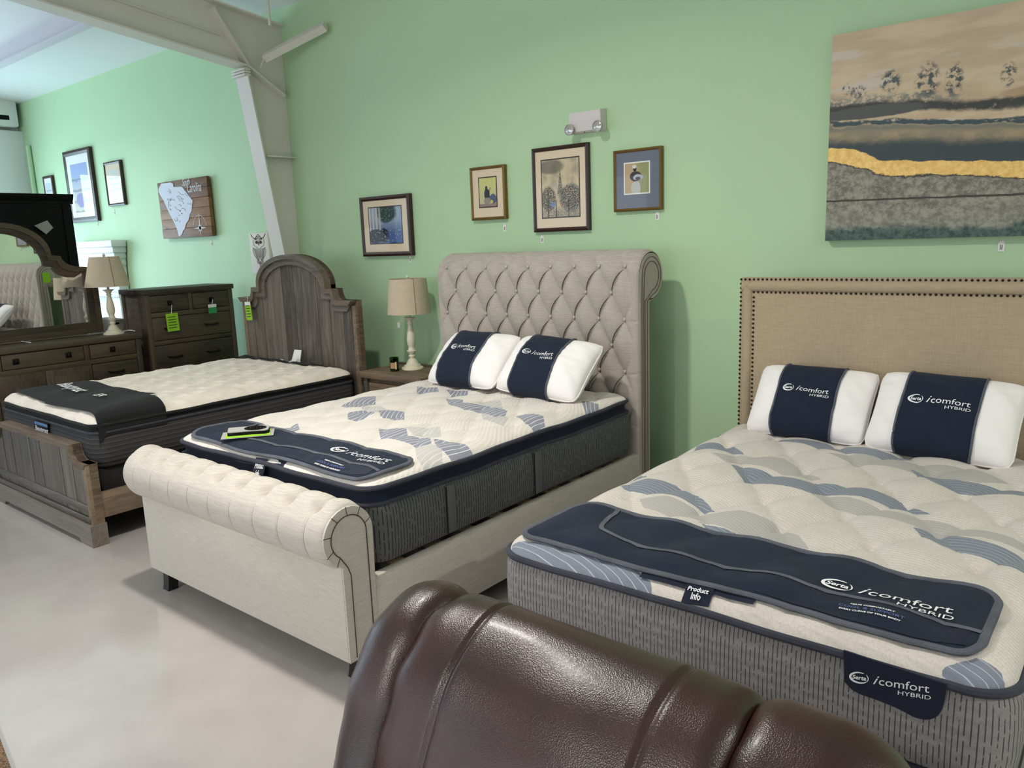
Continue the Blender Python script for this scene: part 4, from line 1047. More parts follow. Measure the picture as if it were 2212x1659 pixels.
def covers():
    t = thing('foot_cover', (BC, 2.1, .72), 'black cloth foot cover with white script draped over the foot of the plank bed', 'mattress protector')
    def z_(X, Y, o):
        x0, x1 = mt1.a[0], mt1.a[1]; c = np.clip(X, x0+.01, x1-.01); Yc = np.maximum(Y, 1.89); z = np.maximum(flat1(c, Yc), mt1(c, Yc)-.004)+o
        over = np.maximum(np.maximum(X-x1, x0-X), 0)
        return z-.02*np.clip(over/.02, 0, 1)-over*1.9
    def panel(nm, xa, xb, ya, yb, o, mat, wob, flare):
        def fn(U, V):
            X = xa+U*(xb-xa); Y = ya+V*(yb-ya)+wob*np.sin(X*5+1)-flare*np.clip((X+4.9)/.25, 0, 1)*.08
            x1 = mt1.a[1]; Xo = np.where(X > x1, x1+(X-x1)*.30, X); Xo = np.where(X < mt1.a[0], mt1.a[0]+(X-mt1.a[0])*.3, Xo)
            z = z_(X, Y, o)+.004*np.sin(X*14+Y*9)*np.clip((V-.05)*4, 0, 1)
            return Xo, Y, z
        return grid(nm, 70, 26, fn, mat, t)
    panel('cloth_panel', -6.34, -5.05, 1.93, 2.40, .012, M['blackcloth'], .012, 0)
    panel('cloth_panel', -5.55, -4.72, 1.91, 2.33, .020, felt('plum_black_cloth', (13, 12, 15), .15), .010, .4)
    def fp(x, y, o=.03): return (x, y, float(z_(np.array(x), np.array(y), o)))
    v, f = text_mesh('Beautyrest', .14, .35, .002, 'LEFT', .9); lettering('printed_lettering', [(v, f, 0, 0)], lambda a, b: fp(-6.02+a*.86, 2.16+b-.10*a), M['print_white'], t)
    v, f = text_mesh('ER', .085, .1, .001, 'LEFT', 1.15); lettering('printed_lettering', [(v, f, 0, 0)], lambda a, b: fp(-5.29+a, 2.10+b, .036), M['print_white'], t)
    # black strip folded across the head end
    s = thing('head_strip', (-5.6, 3.74, .77), 'narrow black cloth strip lying across the head end of the plank bed mattress', 'cloth strip')
    A, B = atZ(505, 771, .775), atZ(690, 790, .775)
    def fs(U, V):
        X = A.x+U*(B.x-A.x); Y = A.y+U*(B.y-A.y)+(V-.5)*.13*(.75+.25*np.cos(U*7)); Xc = np.clip(X, mt1.a[0]+.03, 9); Yc = np.clip(Y, 0, 3.81)
        return Xc, Yc, mt1(Xc, Yc)+.012+.008*np.sin(U*16)*V
    grid('cloth', 50, 8, fs, M['blackcloth'], s)
    v, f = text_mesh('Beautyrest', .07, .35, .001, 'LEFT'); lettering('printed_lettering', [(v, f, 0, 0)], lambda a, b: (-5.64+a, 3.75+b*.6-.015, float(mt1(np.array(-5.64+a), np.array(min(3.8, 3.75+b*.6))))+.022), M['print_white'], s)
    # white folded law tag standing at the head
    p = atY(640, 792, 3.80); q = atY(628, 756, 3.80)
    g = thing('folded_paper', (p.x, 3.8, .76), 'white folded paper label standing against the arched headboard', 'paper')
    zb = float(mt1(np.array(p.x), np.array(3.79)))
    Geo().add([(q.x, 3.79, zb), (q.x+.11, 3.80, zb), (q.x+.10, 3.835, q.z), (q.x+.01, 3.83, q.z)], [(0, 1, 2, 3)]).obj('upright_flap', M['paper'], g, False, fix=False)
    Geo().add([(q.x+.02, 3.79, zb+.03), (q.x+.10, 3.78, zb+.05), (q.x+.19, 3.70, zb+.012), (q.x+.04, 3.72, zb+.012)], [(0, 1, 2, 3)]).obj('lying_flap', M['paper'], g, False, fix=False)
covers()

# ================================================================== CASE PIECES
def pull_bar(parent, x, y, z, w=.13):
    t = Geo().tube([(x, y-w/2, z), (x+.022, y-w/2+.006, z-.004), (x+.026, y, z-.008), (x+.022, y+w/2-.006, z-.004), (x, y+w/2, z)], .0085, 6).obj('bar_pull', M['darkmetal'], parent); return t
def knob(parent, x, y, z):
    g = Geo(); g.box(x, x+.004, y-.024, y+.024, z-.024, z+.024, .002); g.lathe([(.007, 0), (.006, .012), (.015, .018), (.016, .026), (.0, .03)], (x, y, z), 12, 'x', cap=False); return g.obj('knob', M['darkmetal'], parent)
def drawer(t, x, y0, y1, z0, z1, pulls, kind='bar', name='drawer'):
    """recessed drawer with a dark shadow gap; faces +X"""
    d = box(name, x-.016, x-.002, y0+.005, y1-.005, z0+.005, z1-.005, M['wood_case'], t, .003)
    for p in pulls: (pull_bar if kind == 'bar' else knob)(d, x-.002, p, (z0+z1)/2)
    return d
def case(name, label, cat, x, y0, y1, depth, zt, rows):
    """rows: list of (z0, z1, [ (y0,y1,pulls,kind,name) ])"""
    t = thing(name, (x-depth/2, (y0+y1)/2, 0), label, cat)
    box('top', x-depth-.01, x+.014, y0-.014, y1+.014, zt-.045, zt, M['wood_case'], t, .006)
    for yy in (y0, y1-.045):
        box('side_panel', x-depth, x-.03, yy+.012, yy+.033, .08, zt-.045, M['wood_case_x'], t, .002)
        for xx in (x-.055, x-depth): box('corner_post', xx, xx+.055, yy, yy+.045, 0, zt-.045, M['wood_case_z'], t, .004)
    box('back_panel', x-depth+.005, x-depth+.02, y0+.04, y1-.04, .08, zt-.045, M['wood_case_x'], t, .002)
    box('carcass', x-depth+.02, x-.03, y0+.03, y1-.03, .10, zt-.046, M['black'], t, .002)
    zs = sorted(set([r[0] for r in rows]+[r[1] for r in rows]))
    prev = zt-.045
    for z0, z1, cells in rows:
        box('rail', x-.05, x-.004, y0+.045, y1-.045, z1, prev, M['wood_case'], t, .002); prev = z0
        for k, (a, b, pulls, kind, nm) in enumerate(cells):
            d = drawer(t, x, a, b, z0, z1, pulls, kind, nm)
            if nm == 'door':
                ip = box('door_panel', x-.004, x+.002, a+.07, b-.07, z0+.06, z1-.06, M['wood_case_z'], d, .003)
            if k+1 < len(cells): box('stile', x-.05, x-.004, b, cells[k+1][0], z0, z1, M['wood_case_z'], t, .002)
    box('rail', x-.05, x-.004, y0+.045, y1-.045, .08, prev, M['wood_case'], t, .002)
    return t
CX = -7.0
case('tall_chest', 'tall brown wooden chest of drawers standing in front of the green wall', 'chest', CX, 3.335, 4.21, .46, 1.385,
     [(1.172, 1.330, [(3.375, 3.752, [3.566], 'knob', 'drawer'), (3.787, 4.165, [3.979], 'knob', 'drawer')]),
      (.912, 1.130, [(3.375, 4.165, [3.555, 3.955], 'bar', 'drawer')]), (.645, .872, [(3.375, 4.165, [3.56, 3.945], 'bar', 'drawer')]),
      (.385, .605, [(3.375, 4.165, [3.56, 3.945], 'bar', 'drawer')]), (.13, .345, [(3.375, 4.165, [3.56, 3.945], 'bar', 'drawer')])])
DY0, DY1 = 1.66, 3.255
case('dresser', 'long brown wooden dresser under the arched mirror behind the plank bed', 'dresser', CX, DY0, DY1, .46, 1.008,
     [(.83, .958, [(1.70, 2.09, [1.90], 'knob', 'drawer'), (2.135, 2.766, [2.24, 2.637], 'knob', 'drawer'), (2.808, 3.21, [3.0], 'knob', 'drawer')]),
      (.62, .787, [(1.70, 2.09, [1.90], 'bar', 'drawer'), (2.81, 3.21, [3.01], 'bar', 'drawer')]),
      (.40, .585, [(1.70, 2.09, [1.90], 'bar', 'drawer'), (2.81, 3.21, [3.01], 'bar', 'drawer')]),
      (.13, .365, [(1.70, 2.09, [1.90], 'bar', 'drawer'), (2.81, 3.21, [3.01], 'bar', 'drawer')])])
dr = bpy.data.objects['dresser']
for a, b, h in ((2.135, 2.438, 2.39), (2.444, 2.766, 2.49)):
    d = box('door', CX-.014, CX+.002, a, b, .14, .786, M['wood_case_z'], dr, .003)
    box('door_panel', CX+.000, CX+.006, a+.06, b-.06, .20, .726, M['wood_case_z'], d, .003); knob(d, CX+.002, h, .60)
# arched mirror on the dresser
def mirror():
    xm = -7.375; c = 2.36; w = .735
    t = thing('dresser_mirror', (xm, c, 1.008), 'arched brown wood framed mirror standing on the dresser', 'mirror')
    def outl(ins):
        R_ = []
        R_.append((w-ins, 1.02+ins)); R_.append((w-ins, 1.60-ins*.3))
        x_c, x_s = w-.13, .44
        for i in range(0, 9):
            a = i/8*PI/2; R_.append((x_c+.02-ins*.75-(x_c-x_s)*math.sin(a), 1.615-ins*.9+.10*(1-math.cos(a))))
        R_.append((.385-ins*.7, 1.725-ins*.9)); 
        for i in range(1, 17):
            a = i/16*PI/2; R_.append(((.385-ins*.7)*math.cos(a), 1.735-ins*.9+(2.005-1.735)*math.sin(a)))
        return [(c+y, z) for y, z in R_]+[(c-y, z) for y, z in R_[::-1][1:]]
    A, B, Cc = outl(0), outl(.045), outl(.10); n = len(A)
    def strip(A, B, x0, x1, nm):
        V = []; Fc = []
        for xx in (x0, x1): V += [(xx, y, z) for y, z in A]+[(xx, y, z) for y, z in B]
        for i in range(n):
            j = (i+1) % n; Fc += [(i, j, n+j, n+i), (2*n+i, 3*n+i, 3*n+j, 2*n+j), (i, 2*n+i, 2*n+j, j), (n+i, n+j, 3*n+j, 3*n+i)]
        return Geo().add(V, Fc).obj(nm, M['wood_case'], t, sharp=30)
    strip(A, B, xm-.02, xm+.028, 'frame'); strip(B, Cc, xm-.02, xm+.016, 'inner_moulding')
    gl = outl(.095); KM = -.015
    Geo().add([(xm+.002+KM*(y-c), y, z) for y, z in gl]+[(xm-.010+KM*(y-c), y, z) for y, z in gl], [tuple(range(len(gl)))[::-1], tuple(range(len(gl), 2*len(gl)))]+[(i, (i+1) % len(gl), len(gl)+(i+1) % len(gl), len(gl)+i) for i in range(len(gl))]).obj('mirror_glass', M['mirror'], t, smooth=False)
    Geo().prism(outl(.02), xm-.030, xm-.020, 'x').obj('backing', M['wood_case_x'], t, smooth=False)
mirror()
# nightstand
def nightstand():
    x0, x1, y0, y1 = -4.70, -4.02, 3.84, 4.28; zt = .75
    t = thing('nightstand', ((x0+x1)/2, 4.06, 0), 'brown wooden nightstand between the plank bed and the sleigh bed', 'nightstand')
    box('top', x0, x1, y0, y1, zt-.05, zt, M['wood_bed_x'], t, .006)
    box('top_rim', x0, x1, y1-.03, y1, zt, zt+.012, M['wood_bed_x'], t, .003)
    box('carcass', x0+.04, x1-.04, y0+.05, y1-.02, .08, zt-.05, M['wood_bed_y'], t, .003)
    for xx in (x0+.02, x1-.065):
        for yy in (y0+.02, y1-.065): box('corner_post', xx, xx+.045, yy, yy+.045, 0, zt-.05, M['wood_bed'], t, .003)
    for z0, z1 in ((.42, .665), (.13, .38)):
        d = box('drawer', x0+.08, x1-.08, y0+.022, y0+.05, z0, z1, M['wood_bed_x'], t, .004)
        for px in (-4.46, -4.26):
            Geo().tube([(px-.05, y0+.022, (z0+z1)/2), (px-.045, y0, (z0+z1)/2-.01), (px+.045, y0, (z0+z1)/2-.01), (px+.05, y0+.022, (z0+z1)/2)], .007, 6).obj('bar_pull', M['darkmetal'], d)
nightstand()
def table_lamp(x, y, z, h_base, shade_z, sh, rb, rt, label, s=1.0, leaf=False):
    t = thing('table_lamp', (x, y, z), label, 'lamp')
    k = h_base/.46
    pr = [(.084, 0), (.086, .008), (.080, .018), (.066, .024), (.064, .034), (.050, .040), (.040, .062), (.030, .078), (.020, .086), (.020, .094), (.026, .100), (.026, .108), (.020, .116), (.028, .130), (.038, .142), (.039, .147), (.028, .152), (.027, .160), (.024, .166), (.023, .176), (.026, .186), (.032, .206), (.034, .232), (.032, .262), (.026, .300), (.019, .338), (.016, .352), (.022, .360), (.022, .366), (.017, .374), (.030, .396), (.044, .404), (.046, .409), (.020, .412)]
    Geo().lathe([(r*s, hh*k/.412*.46) for r, hh in pr], (x, y, z), 32).obj('turned_base', M['lampwhite'], t, sharp=50)
    Geo().lathe([(.011, 0), (.011, shade_z-z-h_base+.06)], (x, y, z+h_base-.01), 12).obj('socket_stem', M['chrome'], t)
    n = 48; g = Geo(); V = []; Fc = []
    for r0, r1, o in ((rb, rt, 0), (rb-.004, rt-.004, 1)):
        for rr_, zz in ((r0, shade_z), (r1, shade_z+sh)):
            for i in range(n): V.append((x+rr_*math.cos(2*PI*i/n), y+rr_*math.sin(2*PI*i/n), zz))
    for i in range(n):
        j = (i+1) % n
        Fc += [(i, j, n+j, n+i), (2*n+i, 3*n+i, 3*n+j, 2*n+j), (i, 2*n+i, 2*n+j, j), (n+i, n+j, 3*n+j, 3*n+i)]
    sd = g.add(V, Fc).obj('lamp_shade', M['shade'], t)
    th = math.atan2(-y, -x)+.30
    Geo().tube([(x+(rb+.0015)*math.cos(th), y+(rb+.0015)*math.sin(th), shade_z+.002), (x+(rt+.0015)*math.cos(th), y+(rt+.0015)*math.sin(th), shade_z+sh-.002)], .002, 5).obj('shade_seam', M['seam'], sd)
    gg = Geo()
    for a in range(3): gg.tube([(x, y, shade_z+sh-.015), (x+rt*.97*math.cos(a*2.09), y+rt*.97*math.sin(a*2.09), shade_z+sh-.006)], .0025, 5)
    gg.obj('spider_frame', M['chrome'], t)
    Geo().lathe([(.004, 0), (.008, .01), (.006, .016), (.013, .028), (.013, .034), (.006, .044), (.0, .046)], (x, y, shade_z+sh-.018), 14, cap=False).obj('finial', M['lampwhite'], t)
    return t
table_lamp(-4.385, 4.115, .751, .405, 1.185, .265, .168, .143, 'cream turned table lamp with linen drum shade on the nightstand', 1.0)
table_lamp(-7.150, 3.095, 1.009, .40, 1.435, .26, .185, .12, 'cream turned table lamp with tapered linen shade on the dresser', 1.0)
# candle
def candle():
    p = atZ(853, 801, .751); t = thing('candle_jar', (p.x, p.y, .751), 'green glass candle jar with a tan label on the nightstand', 'candle')
    g = Geo(); g.lathe([(.034, .0), (.036, .006), (.036, .105), (.033, .105), (.033, .012), (.0, .012)], p, 24, cap=False); g.obj('jar', M['greenglass'], t)
    Geo().lathe([(.0325, .013), (.0325, .07), (.0, .07)], p, 20, cap=True).obj('wax', plain('green_wax', (60, 80, 30), .5), t)
    th = math.atan2(-p.y, -p.x); V = []; Fc = []
    for i in range(13):
        a = th-1.0+i*1.5/12; V += [(p.x+.0368*math.cos(a), p.y+.0368*math.sin(a), .751+.022), (p.x+.0368*math.cos(a), p.y+.0368*math.sin(a), .751+.068)]
    lb = mesh('paper_label', V, [(2*i, 2*i+2, 2*i+3, 2*i+1) for i in range(12)], plain('tan_label', (176, 142, 100), .7), t)
    V = []
    for i in range(5):
        a = th+.10+i*.34/4; V += [(p.x+.0376*math.cos(a), p.y+.0376*math.sin(a), .751+.016), (p.x+.0376*math.cos(a), p.y+.0376*math.sin(a), .751+.074)]
    mesh('label_stripe', V, [(2*i, 2*i+2, 2*i+3, 2*i+1) for i in range(4)], plain('cream_stripe', (226, 205, 150), .7), t)
candle()
# black tall panel and white mantel behind the dresser
def hutch():
    t = thing('black_hutch', (-8.3, 2.2, 0), 'tall black cabinet with a crown cornice standing behind the arched mirror', 'cabinet')
    box('body', -8.6, -8.2, 1.2, 3.30, 0, 2.21, M['black'], t, .006)
    Geo().prism([(-8.6, 2.21), (-8.6, 2.30), (-8.165, 2.30), (-8.165, 2.285), (-8.185, 2.25), (-8.198, 2.235), (-8.198, 2.21)], 1.17, 3.325, 'y').obj('crown_cornice', M['black'], t, sharp=30)
    box('stile', -8.2, -8.19, 3.22, 3.30, .1, 2.2, M['black'], t, .002)
    p = [atX(75, 495, -8.18), atX(102, 476, -8.18), atX(115, 492, -8.18), atX(101, 506, -8.18), atX(86, 490, -8.17)]
    pp = thing('loose_paper', p[3], 'curled grey paper stuck on the front of the black cabinet', 'paper')
    q = [atX(x, y, -8.184) for x, y in ((80, 485), (102, 476), (115, 492), (100, 506))]; tip = atX(74, 487, -8.15)
    Geo().add([tuple(v) for v in q]+[tuple(tip)], [(0, 1, 2, 3), (0, 3, 4)]).obj('sheet', M['grey_paper'], pp, False, fix=False)
hutch()
def mantel():
    x0, x1, y0, y1 = -10.75, -9.49, 4.21, 4.385
    t = thing('white_mantel', ((x0+x1)/2, 4.3, 0), 'white painted mantel with stepped cornice against the green wall behind the dresser lamp', 'mantel')
    for k, (zt, zb, o) in enumerate([(1.875, 1.80, .0), (1.80, 1.73, .02), (1.73, 1.66, .04), (1.66, 1.58, .055)]):
        box('cornice_step', x0+o, x1-o, y0+o*.9, y1, zb, zt, M['white'], t, .006)
    box('frieze', x0+.07, x1-.07, y0+.06, y1, 1.26, 1.58, M['white'], t, .004)
    box('shelf', x0+.02, x1-.02, y0+.02, y1, 1.20, 1.26, M['white'], t, .008)
    for xx in (x0+.07, x1-.27): box('pilaster', xx, xx+.2, y0+.05, y1, 0, 1.2, M['white'], t, .004)
    box('fire_back', x0+.27, x1-.27, y1-.05, y1, 0, 1.2, M['white'], t, .004)
mantel()
a = atX(207, 688, -8.0); b = atX(228, 718, -8.0)
sb = thing('storage_box', ((-8.1), (a.y+b.y)/2, 1.0), 'small grey lidded box beside the base of the dresser lamp', 'box')
box('box_body', -8.02, -7.62, 3.28, 3.42, .95, 1.10, M['grey_paper'], sb, .004)
box('handle_slot', -7.622, -7.615, 3.32, 3.36, 1.055, 1.07, M['black'], sb, .002)
tag(box('side_stand', -8.1, -7.56, 3.275, 3.6, .0, .949, M['wood_case_x'], None, .004), 'dark low stand between the dresser and the tall chest', 'stand')

# ================================================================== TAGS, CARDS, PAPERS
def flat(name, corners, mat, label, cat, group=None, thick=.0015, extra=None):
    c = [Vector(p) for p in corners]; n = (c[1]-c[0]).cross(c[3]-c[0]).normalized()*thick
    g = Geo().add([tuple(p) for p in c]+[tuple(p+n) for p in c], [(0, 3, 2, 1), (4, 5, 6, 7), (0, 1, 5, 4), (1, 2, 6, 5), (2, 3, 7, 6), (3, 0, 4, 7)])
    return tag(g.obj(name, mat, None, False), label, cat, group)
def lime_tag(label, hang, ctr, w, h, axis, tilt=0, mat='lime', lines=True, head=None):
    """hanging price card on a string; axis = in-plane horizontal direction"""
    t = thing('price_card', ctr, label, 'price card', 'hanging price cards')
    ax = Vector(axis).normalized(); up = Vector((0, 0, 1)); nr = ax.cross(up); c = Vector(ctr)
    if nr.dot(-c) < 0: nr = -nr
    ct, s_ = math.cos(tilt), math.sin(tilt); A = ax*ct+up*s_; U = up*ct-ax*s_
    def P(a, b, o=0): return tuple(c+A*a+U*b+nr*o)
    def rect(nm, a0, a1, b0, b1, o, mt):
        V = [P(a0, b0, o), P(a1, b0, o), P(a1, b1, o), P(a0, b1, o)]+[P(a0, b0, o+.0012), P(a1, b0, o+.0012), P(a1, b1, o+.0012), P(a0, b1, o+.0012)]
        return Geo().add(V, [(0, 3, 2, 1), (4, 5, 6, 7), (0, 1, 5, 4), (1, 2, 6, 5), (2, 3, 7, 6), (3, 0, 4, 7)]).obj(nm, mt, t, False)
    rect('card', -w/2, w/2, -h/2, h/2, 0, M[mat])
    if head: rect('card_head', -w/2, w/2, h/2-head, h/2+.002, .0015, M['paper'])
    if hang is not None: Geo().tube([Vector(hang), c+U*(h/2-.004)], .0025, 5).obj('string', M['paper'], t)
    if lines:
        for i in range(5):
            b = h/2-.2*h-i*.15*h; a1 = w*(.36 if i % 2 else .28)
            rect('printed_line', -w*.36, a1, b-.0035, b+.0035, .0016, M['print_dark'])
    return t
lime_tag('lime price card hanging from the left top knob of the tall chest', (CX+.03, 3.566, 1.235), tuple(atX(373, 696, CX+.035)), .115, .165, (0, 1, 0), .03)
lime_tag('green and white price card hanging from the right top knob of the tall chest', (CX+.03, 3.979, 1.25), tuple(atX(459, 667, CX+.035)), .085, .085, (0, 1, 0), .02, 'green_tag', False, .028)
p = atY(537, 672, 3.825); lime_tag('lime price card with a blue top hanging on the arched plank headboard', (p.x, 3.83, 1.31), (p.x, 3.825, p.z), .085, .16, (1, 0, 0), .06, 'lime', True, .03)
lime_tag('lime price card on the side of the tufted sleigh headboard', None, (-3.925, 4.07, 1.45), .09, .13, (0, 1, 0), 0)
q = [atZ(x, y, 1.0105) for x, y in ((160, 716), (186, 713), (196, 720), (172, 723))]
flat('lime_card', [q[3], q[2], q[1], q[0]], M['lime'], 'lime price card lying on the dresser top before the mirror', 'price card')
q = [atZ(x, y, 1.0105) for x, y in ((45, 738), (67, 741), (68, 739.5), (47, 736.5))]
flat('paper_slip', [q[0], q[1], q[2], q[3]], M['paper'], 'thin white paper slip lying on the dresser top', 'paper')
cp = [atZ(262+i*1.6, 717-2.2*math.sin(i/18*PI)-i*.12, 1.014) for i in range(19)]
tag(Geo().tube(cp, .006, 6).obj('power_cord', M['white']), 'white power cord looped on the right end of the dresser top', 'cord')
def wall_tag(px, py, label, hpx=13):
    c = atY(px, py, D-.004); t = thing('price_tag', (c.x, c.y, c.z), label, 'price tag', 'paper price tags on the green wall')
    w_, h_ = .028, .05
    Geo().prism([(c.x-w_/2, c.z-h_/2), (c.x+w_/2, c.z-h_/2), (c.x+w_/2, c.z+h_/2-.01), (c.x+w_/4, c.z+h_/2), (c.x-w_/4, c.z+h_/2), (c.x-w_/2, c.z+h_/2-.01)], D-.003, D-.001, 'y').obj('tag_card', M['paper'], t, False)
    Geo().tube([(c.x, D-.002, c.z+h_/2-.006), (c.x, D-.002, c.z+h_/2+.014)], .0015, 5).obj('tag_string', M['paper'], t)
    for i in range(2): box('printed_line', c.x-.006+i*.007, c.x-.003+i*.007, D-.0036, D-.003, c.z-.016, c.z+.008, M['print_dark'], t, 0)
wall_tag(1090, 492, 'white price tag on the wall under the small gold framed print')
wall_tag(1171, 517, 'white price tag on the wall under the tall church spire print')
wall_tag(1420, 467, 'white price tag on the wall under the print with the slate mat')
wall_tag(886, 560, 'white price tag on the wall under the dark framed courtyard print')
wall_tag(2163, 532, 'white price tag on the wall under the large abstract painting')
wall_tag(457, 526, 'white price tag on the wall under the wooden map sign')
wall_tag(247, 459, 'white price tag on the wall under the narrow brown framed print')
wall_tag(211, 484, 'white price tag on the wall under the tall dark framed print')
# tag on the nightstand lamp
c = Vector((-4.455, 4.06, 1.10)); lt = thing('lamp_tag', c, 'tiny white tag hanging from the neck of the nightstand lamp', 'price tag')
Geo().prism([(c.x-.014, c.z-.022), (c.x+.014, c.z-.022), (c.x+.014, c.z+.012), (c.x, c.z+.022), (c.x-.014, c.z+.012)], c.y, c.y+.002, 'y').obj('tag_card', M['paper'], lt, False)
Geo().tube([(c.x, c.y, c.z+.02), (-4.42, 4.09, 1.14)], .0015, 5).obj('tag_string', M['paper'], lt)

# ================================================================== PICTURES
def picture(name, label, TL, BR, fw, frame, mat, inset, print_mat, depth=.028, tilt=True, line=True, inner=None):
    a, b = atY(*TL, D-depth), atY(*BR, D-depth); x0, x1, z1, z0 = a.x, b.x, a.z, b.z
    t = thing(name, ((x0+x1)/2, D-depth/2, z0), label, 'framed print')
    y1 = D-.002; y0 = D-depth
    A = [(x0, z0), (x1, z0), (x1, z1), (x0, z1)]; B = [(x0+fw, z0+fw), (x1-fw, z0+fw), (x1-fw, z1-fw), (x0+fw, z1-fw)]
    md = [((p[0]+q[0])/2, (p[1]+q[1])/2) for p, q in zip(A, B)]
    g = Geo()
    for i in range(4):      # four mitred rails with a raised middle
        j = (i+1) % 4; S_ = []
        for k in (i, j): S_ += [(A[k][0], y0+.006, A[k][1]), (md[k][0], y0, md[k][1]), (B[k][0], y0+.008, B[k][1]), (B[k][0], y1, B[k][1]), (A[k][0], y1, A[k][1])]
        Fc = [(c_, (c_+1) % 5, 5+(c_+1) % 5, 5+c_) for c_ in range(5)]+[(0, 1, 2, 3, 4), (9, 8, 7, 6, 5)]
        Geo().add(S_, Fc).obj('frame_rail', frame, t, False)
    bx0, bx1, bz0, bz1 = x0+fw, x1-fw, z0+fw, z1-fw
    box('mat_board', bx0, bx1, y0+.012, y0+.016, bz0, bz1, mat, t, 0)
    W, H = bx1-bx0, bz1-bz0; l, r, bo, to = inset
    px0, px1, pz0, pz1 = bx0+l*W, bx1-r*W, bz0+bo*H, bz1-to*H
    if line:
        e = .008; box('bevel_line', px0-e, px1+e, y0+.0112, y0+.0125, pz0-e, pz1+e, inner or M['print_dark'], t, 0)
    pm = mesh('print', [(px0, y0+.0108, pz0), (px1, y0+.0108, pz0), (px1, y0+.0108, pz1), (px0, y0+.0108, pz1)], [(0, 1, 2, 3)], print_mat, t, False, [(0, 0), (1, 0), (1, 1), (0, 1)])
    mesh('glass_pane', [(bx0, y0+.009, bz0), (bx1, y0+.009, bz0), (bx1, y0+.009, bz1), (bx0, y0+.009, bz1)], [(0, 1, 2, 3)], M['picture_glass'], t, False)
    return t
def uvxy(m):
    n = m.nt.nodes.new('ShaderNodeSeparateXYZ'); m.nt.links.new(m.co.outputs['UV'], n.inputs[0]); return S(m, n.outputs[0]), S(m, n.outputs[1])
def ell(u, v, cu, cv, ru, rv, nz=None, soft=.15):
    d = ((u-cu)/ru).pow(2)+((v-cv)/rv).pow(2)
    if nz is not None: d = d+(nz-.5)*.9
    return 1-d.step(1-soft, 1+soft)
def pr_courtyard():
    m = Mat('courtyard_print'); u, v = uvxy(m); V = m.vec(u, v); nz = m.noise(5, 5, V)
    c = m.mix(v.step(.2, .8), lin((70, 96, 140)), lin((150, 168, 190)))
    c = m.mix(ell(u, v, .55, .85, .3, .28, nz, .3), c, lin((40, 66, 62)))
    c = m.mix((1-u.step(.30, .42))*v.gt(.35)*((u*60).sin()*.5+.5), c, lin((200, 196, 186)))
    c = m.mix(ell(u, v, .2, .2, .28, .2, nz, .2), c, lin((26, 34, 44))); c = m.mix(ell(u, v, .45, .22, .14, .2, nz, .2), c, lin((20, 28, 50)))
    c = m.mix(u.gt(.55)*(1-v.gt(.30))*((v*90).sin().gt(.2)), c, lin((60, 90, 160)))
    c = m.mix(m.noise(18, 3, V).step(.55, .7)*.4, c, lin((214, 214, 206)))
    return m.set(c, .7)
def pr_banjo():
    m = Mat('seated_player_print'); u, v = uvxy(m); V = m.vec(u, v); nz = m.noise(7, 5, V)
    c = m.mix(v.step(.1, .9), lin((196, 190, 150)), lin((206, 204, 130)))
    c = m.mix(ell(u, v, .45, .42, .16, .22, nz, .1), c, lin((48, 52, 62))); c = m.mix(ell(u, v, .42, .66, .07, .06, nz, .1), c, lin((52, 44, 40)))
    c = m.mix(ell(u, v, .8, .25, .22, .18, nz, .2), c, lin((80, 96, 120))); c = m.mix(ell(u, v, .72, .16, .08, .06, nz, .2), c, lin((214, 196, 110)))
    c = m.mix(ell(u, v, .45, .20, .2, .12, nz, .2), c, lin((150, 142, 126)))
    c = m.mix(((u-v*.55-.30).abs().lt(.018))*v.gt(.3)*v.lt(.66), c, lin((40, 30, 30)))
    c = m.mix((1-v.gt(.10)), c, lin((150, 130, 124)))
    return m.set(c, .7)
def pr_spire():
    m = Mat('church_spire_print'); u, v = uvxy(m); V = m.vec(u, v); nz = m.noise(9, 6, V, None, .7); ink = m.noise(46, 5, V, None, .7)
    c = m.mix(m.noise(4, 4, V).step(.4, .65), lin((206, 190, 156)), lin((170, 160, 136)))
    c = m.mix(ell(u, v, .25, .88, .35, .12, nz, .4)*.7, c, lin((86, 82, 74)))
    wdt = (1-(v-.38)/.45)*.085
    sp = ((u-.5).abs().lt(wdt))*v.gt(.40)*v.lt(.83); c = m.mix(sp*ink.step(.35, .6), c, lin((52, 54, 58)))
    tr = ell(u, v, .78, .32, .30, .24, nz, .3).max(ell(u, v, .18, .32, .20, .22, nz, .3)); c = m.mix(tr*ink.step(.44, .50), c, lin((30, 32, 36)))
    gd = (1-v.step(.08, .22)); c = m.mix(gd*ink.step(.42, .6)*.9, c, lin((60, 74, 92))); c = m.mix(ell(u, v, .30, .22, .07, .05, nz, .3)*.8, c, lin((110, 140, 190)))
    for tx, tv in ((.16, .45), (.38, .3), (.72, .3)): c = m.mix(((u-tx).abs().lt(.012))*v.lt(tv), c, lin((34, 34, 36)))
    return m.set(c, .7)
def pr_figure():
    m = Mat('standing_figure_print'); u, v = uvxy(m); V = m.vec(u, v); nz = m.noise(5, 4, V)
    c = m.mix((u+nz*.4).step(.5, 1.0), lin((190, 166, 130)), lin((150, 154, 104)))
    c = m.mix(ell(u, v, .46, .16, .20, .24, nz, .1), c, lin((190, 196, 190))); c = m.mix(ell(u, v, .45, .56, .24, .17, None, .1), c, lin((58, 48, 52)))
    c = m.mix(ell(u, v, .42, .80, .07, .08, None, .1), c, lin((44, 34, 34))); c = m.mix(ell(u, v, .40, .88, .09, .06, None, .1), c, lin((214, 214, 214)))
    c = m.mix(ell(u, v, .55, .52, .20, .10, nz, .1), c, lin((176, 186, 204))); c = m.mix(ell(u, v, .55, .48, .11, .06, None, .2), c, lin((92, 66, 66)))
    return m.set(c, .7)
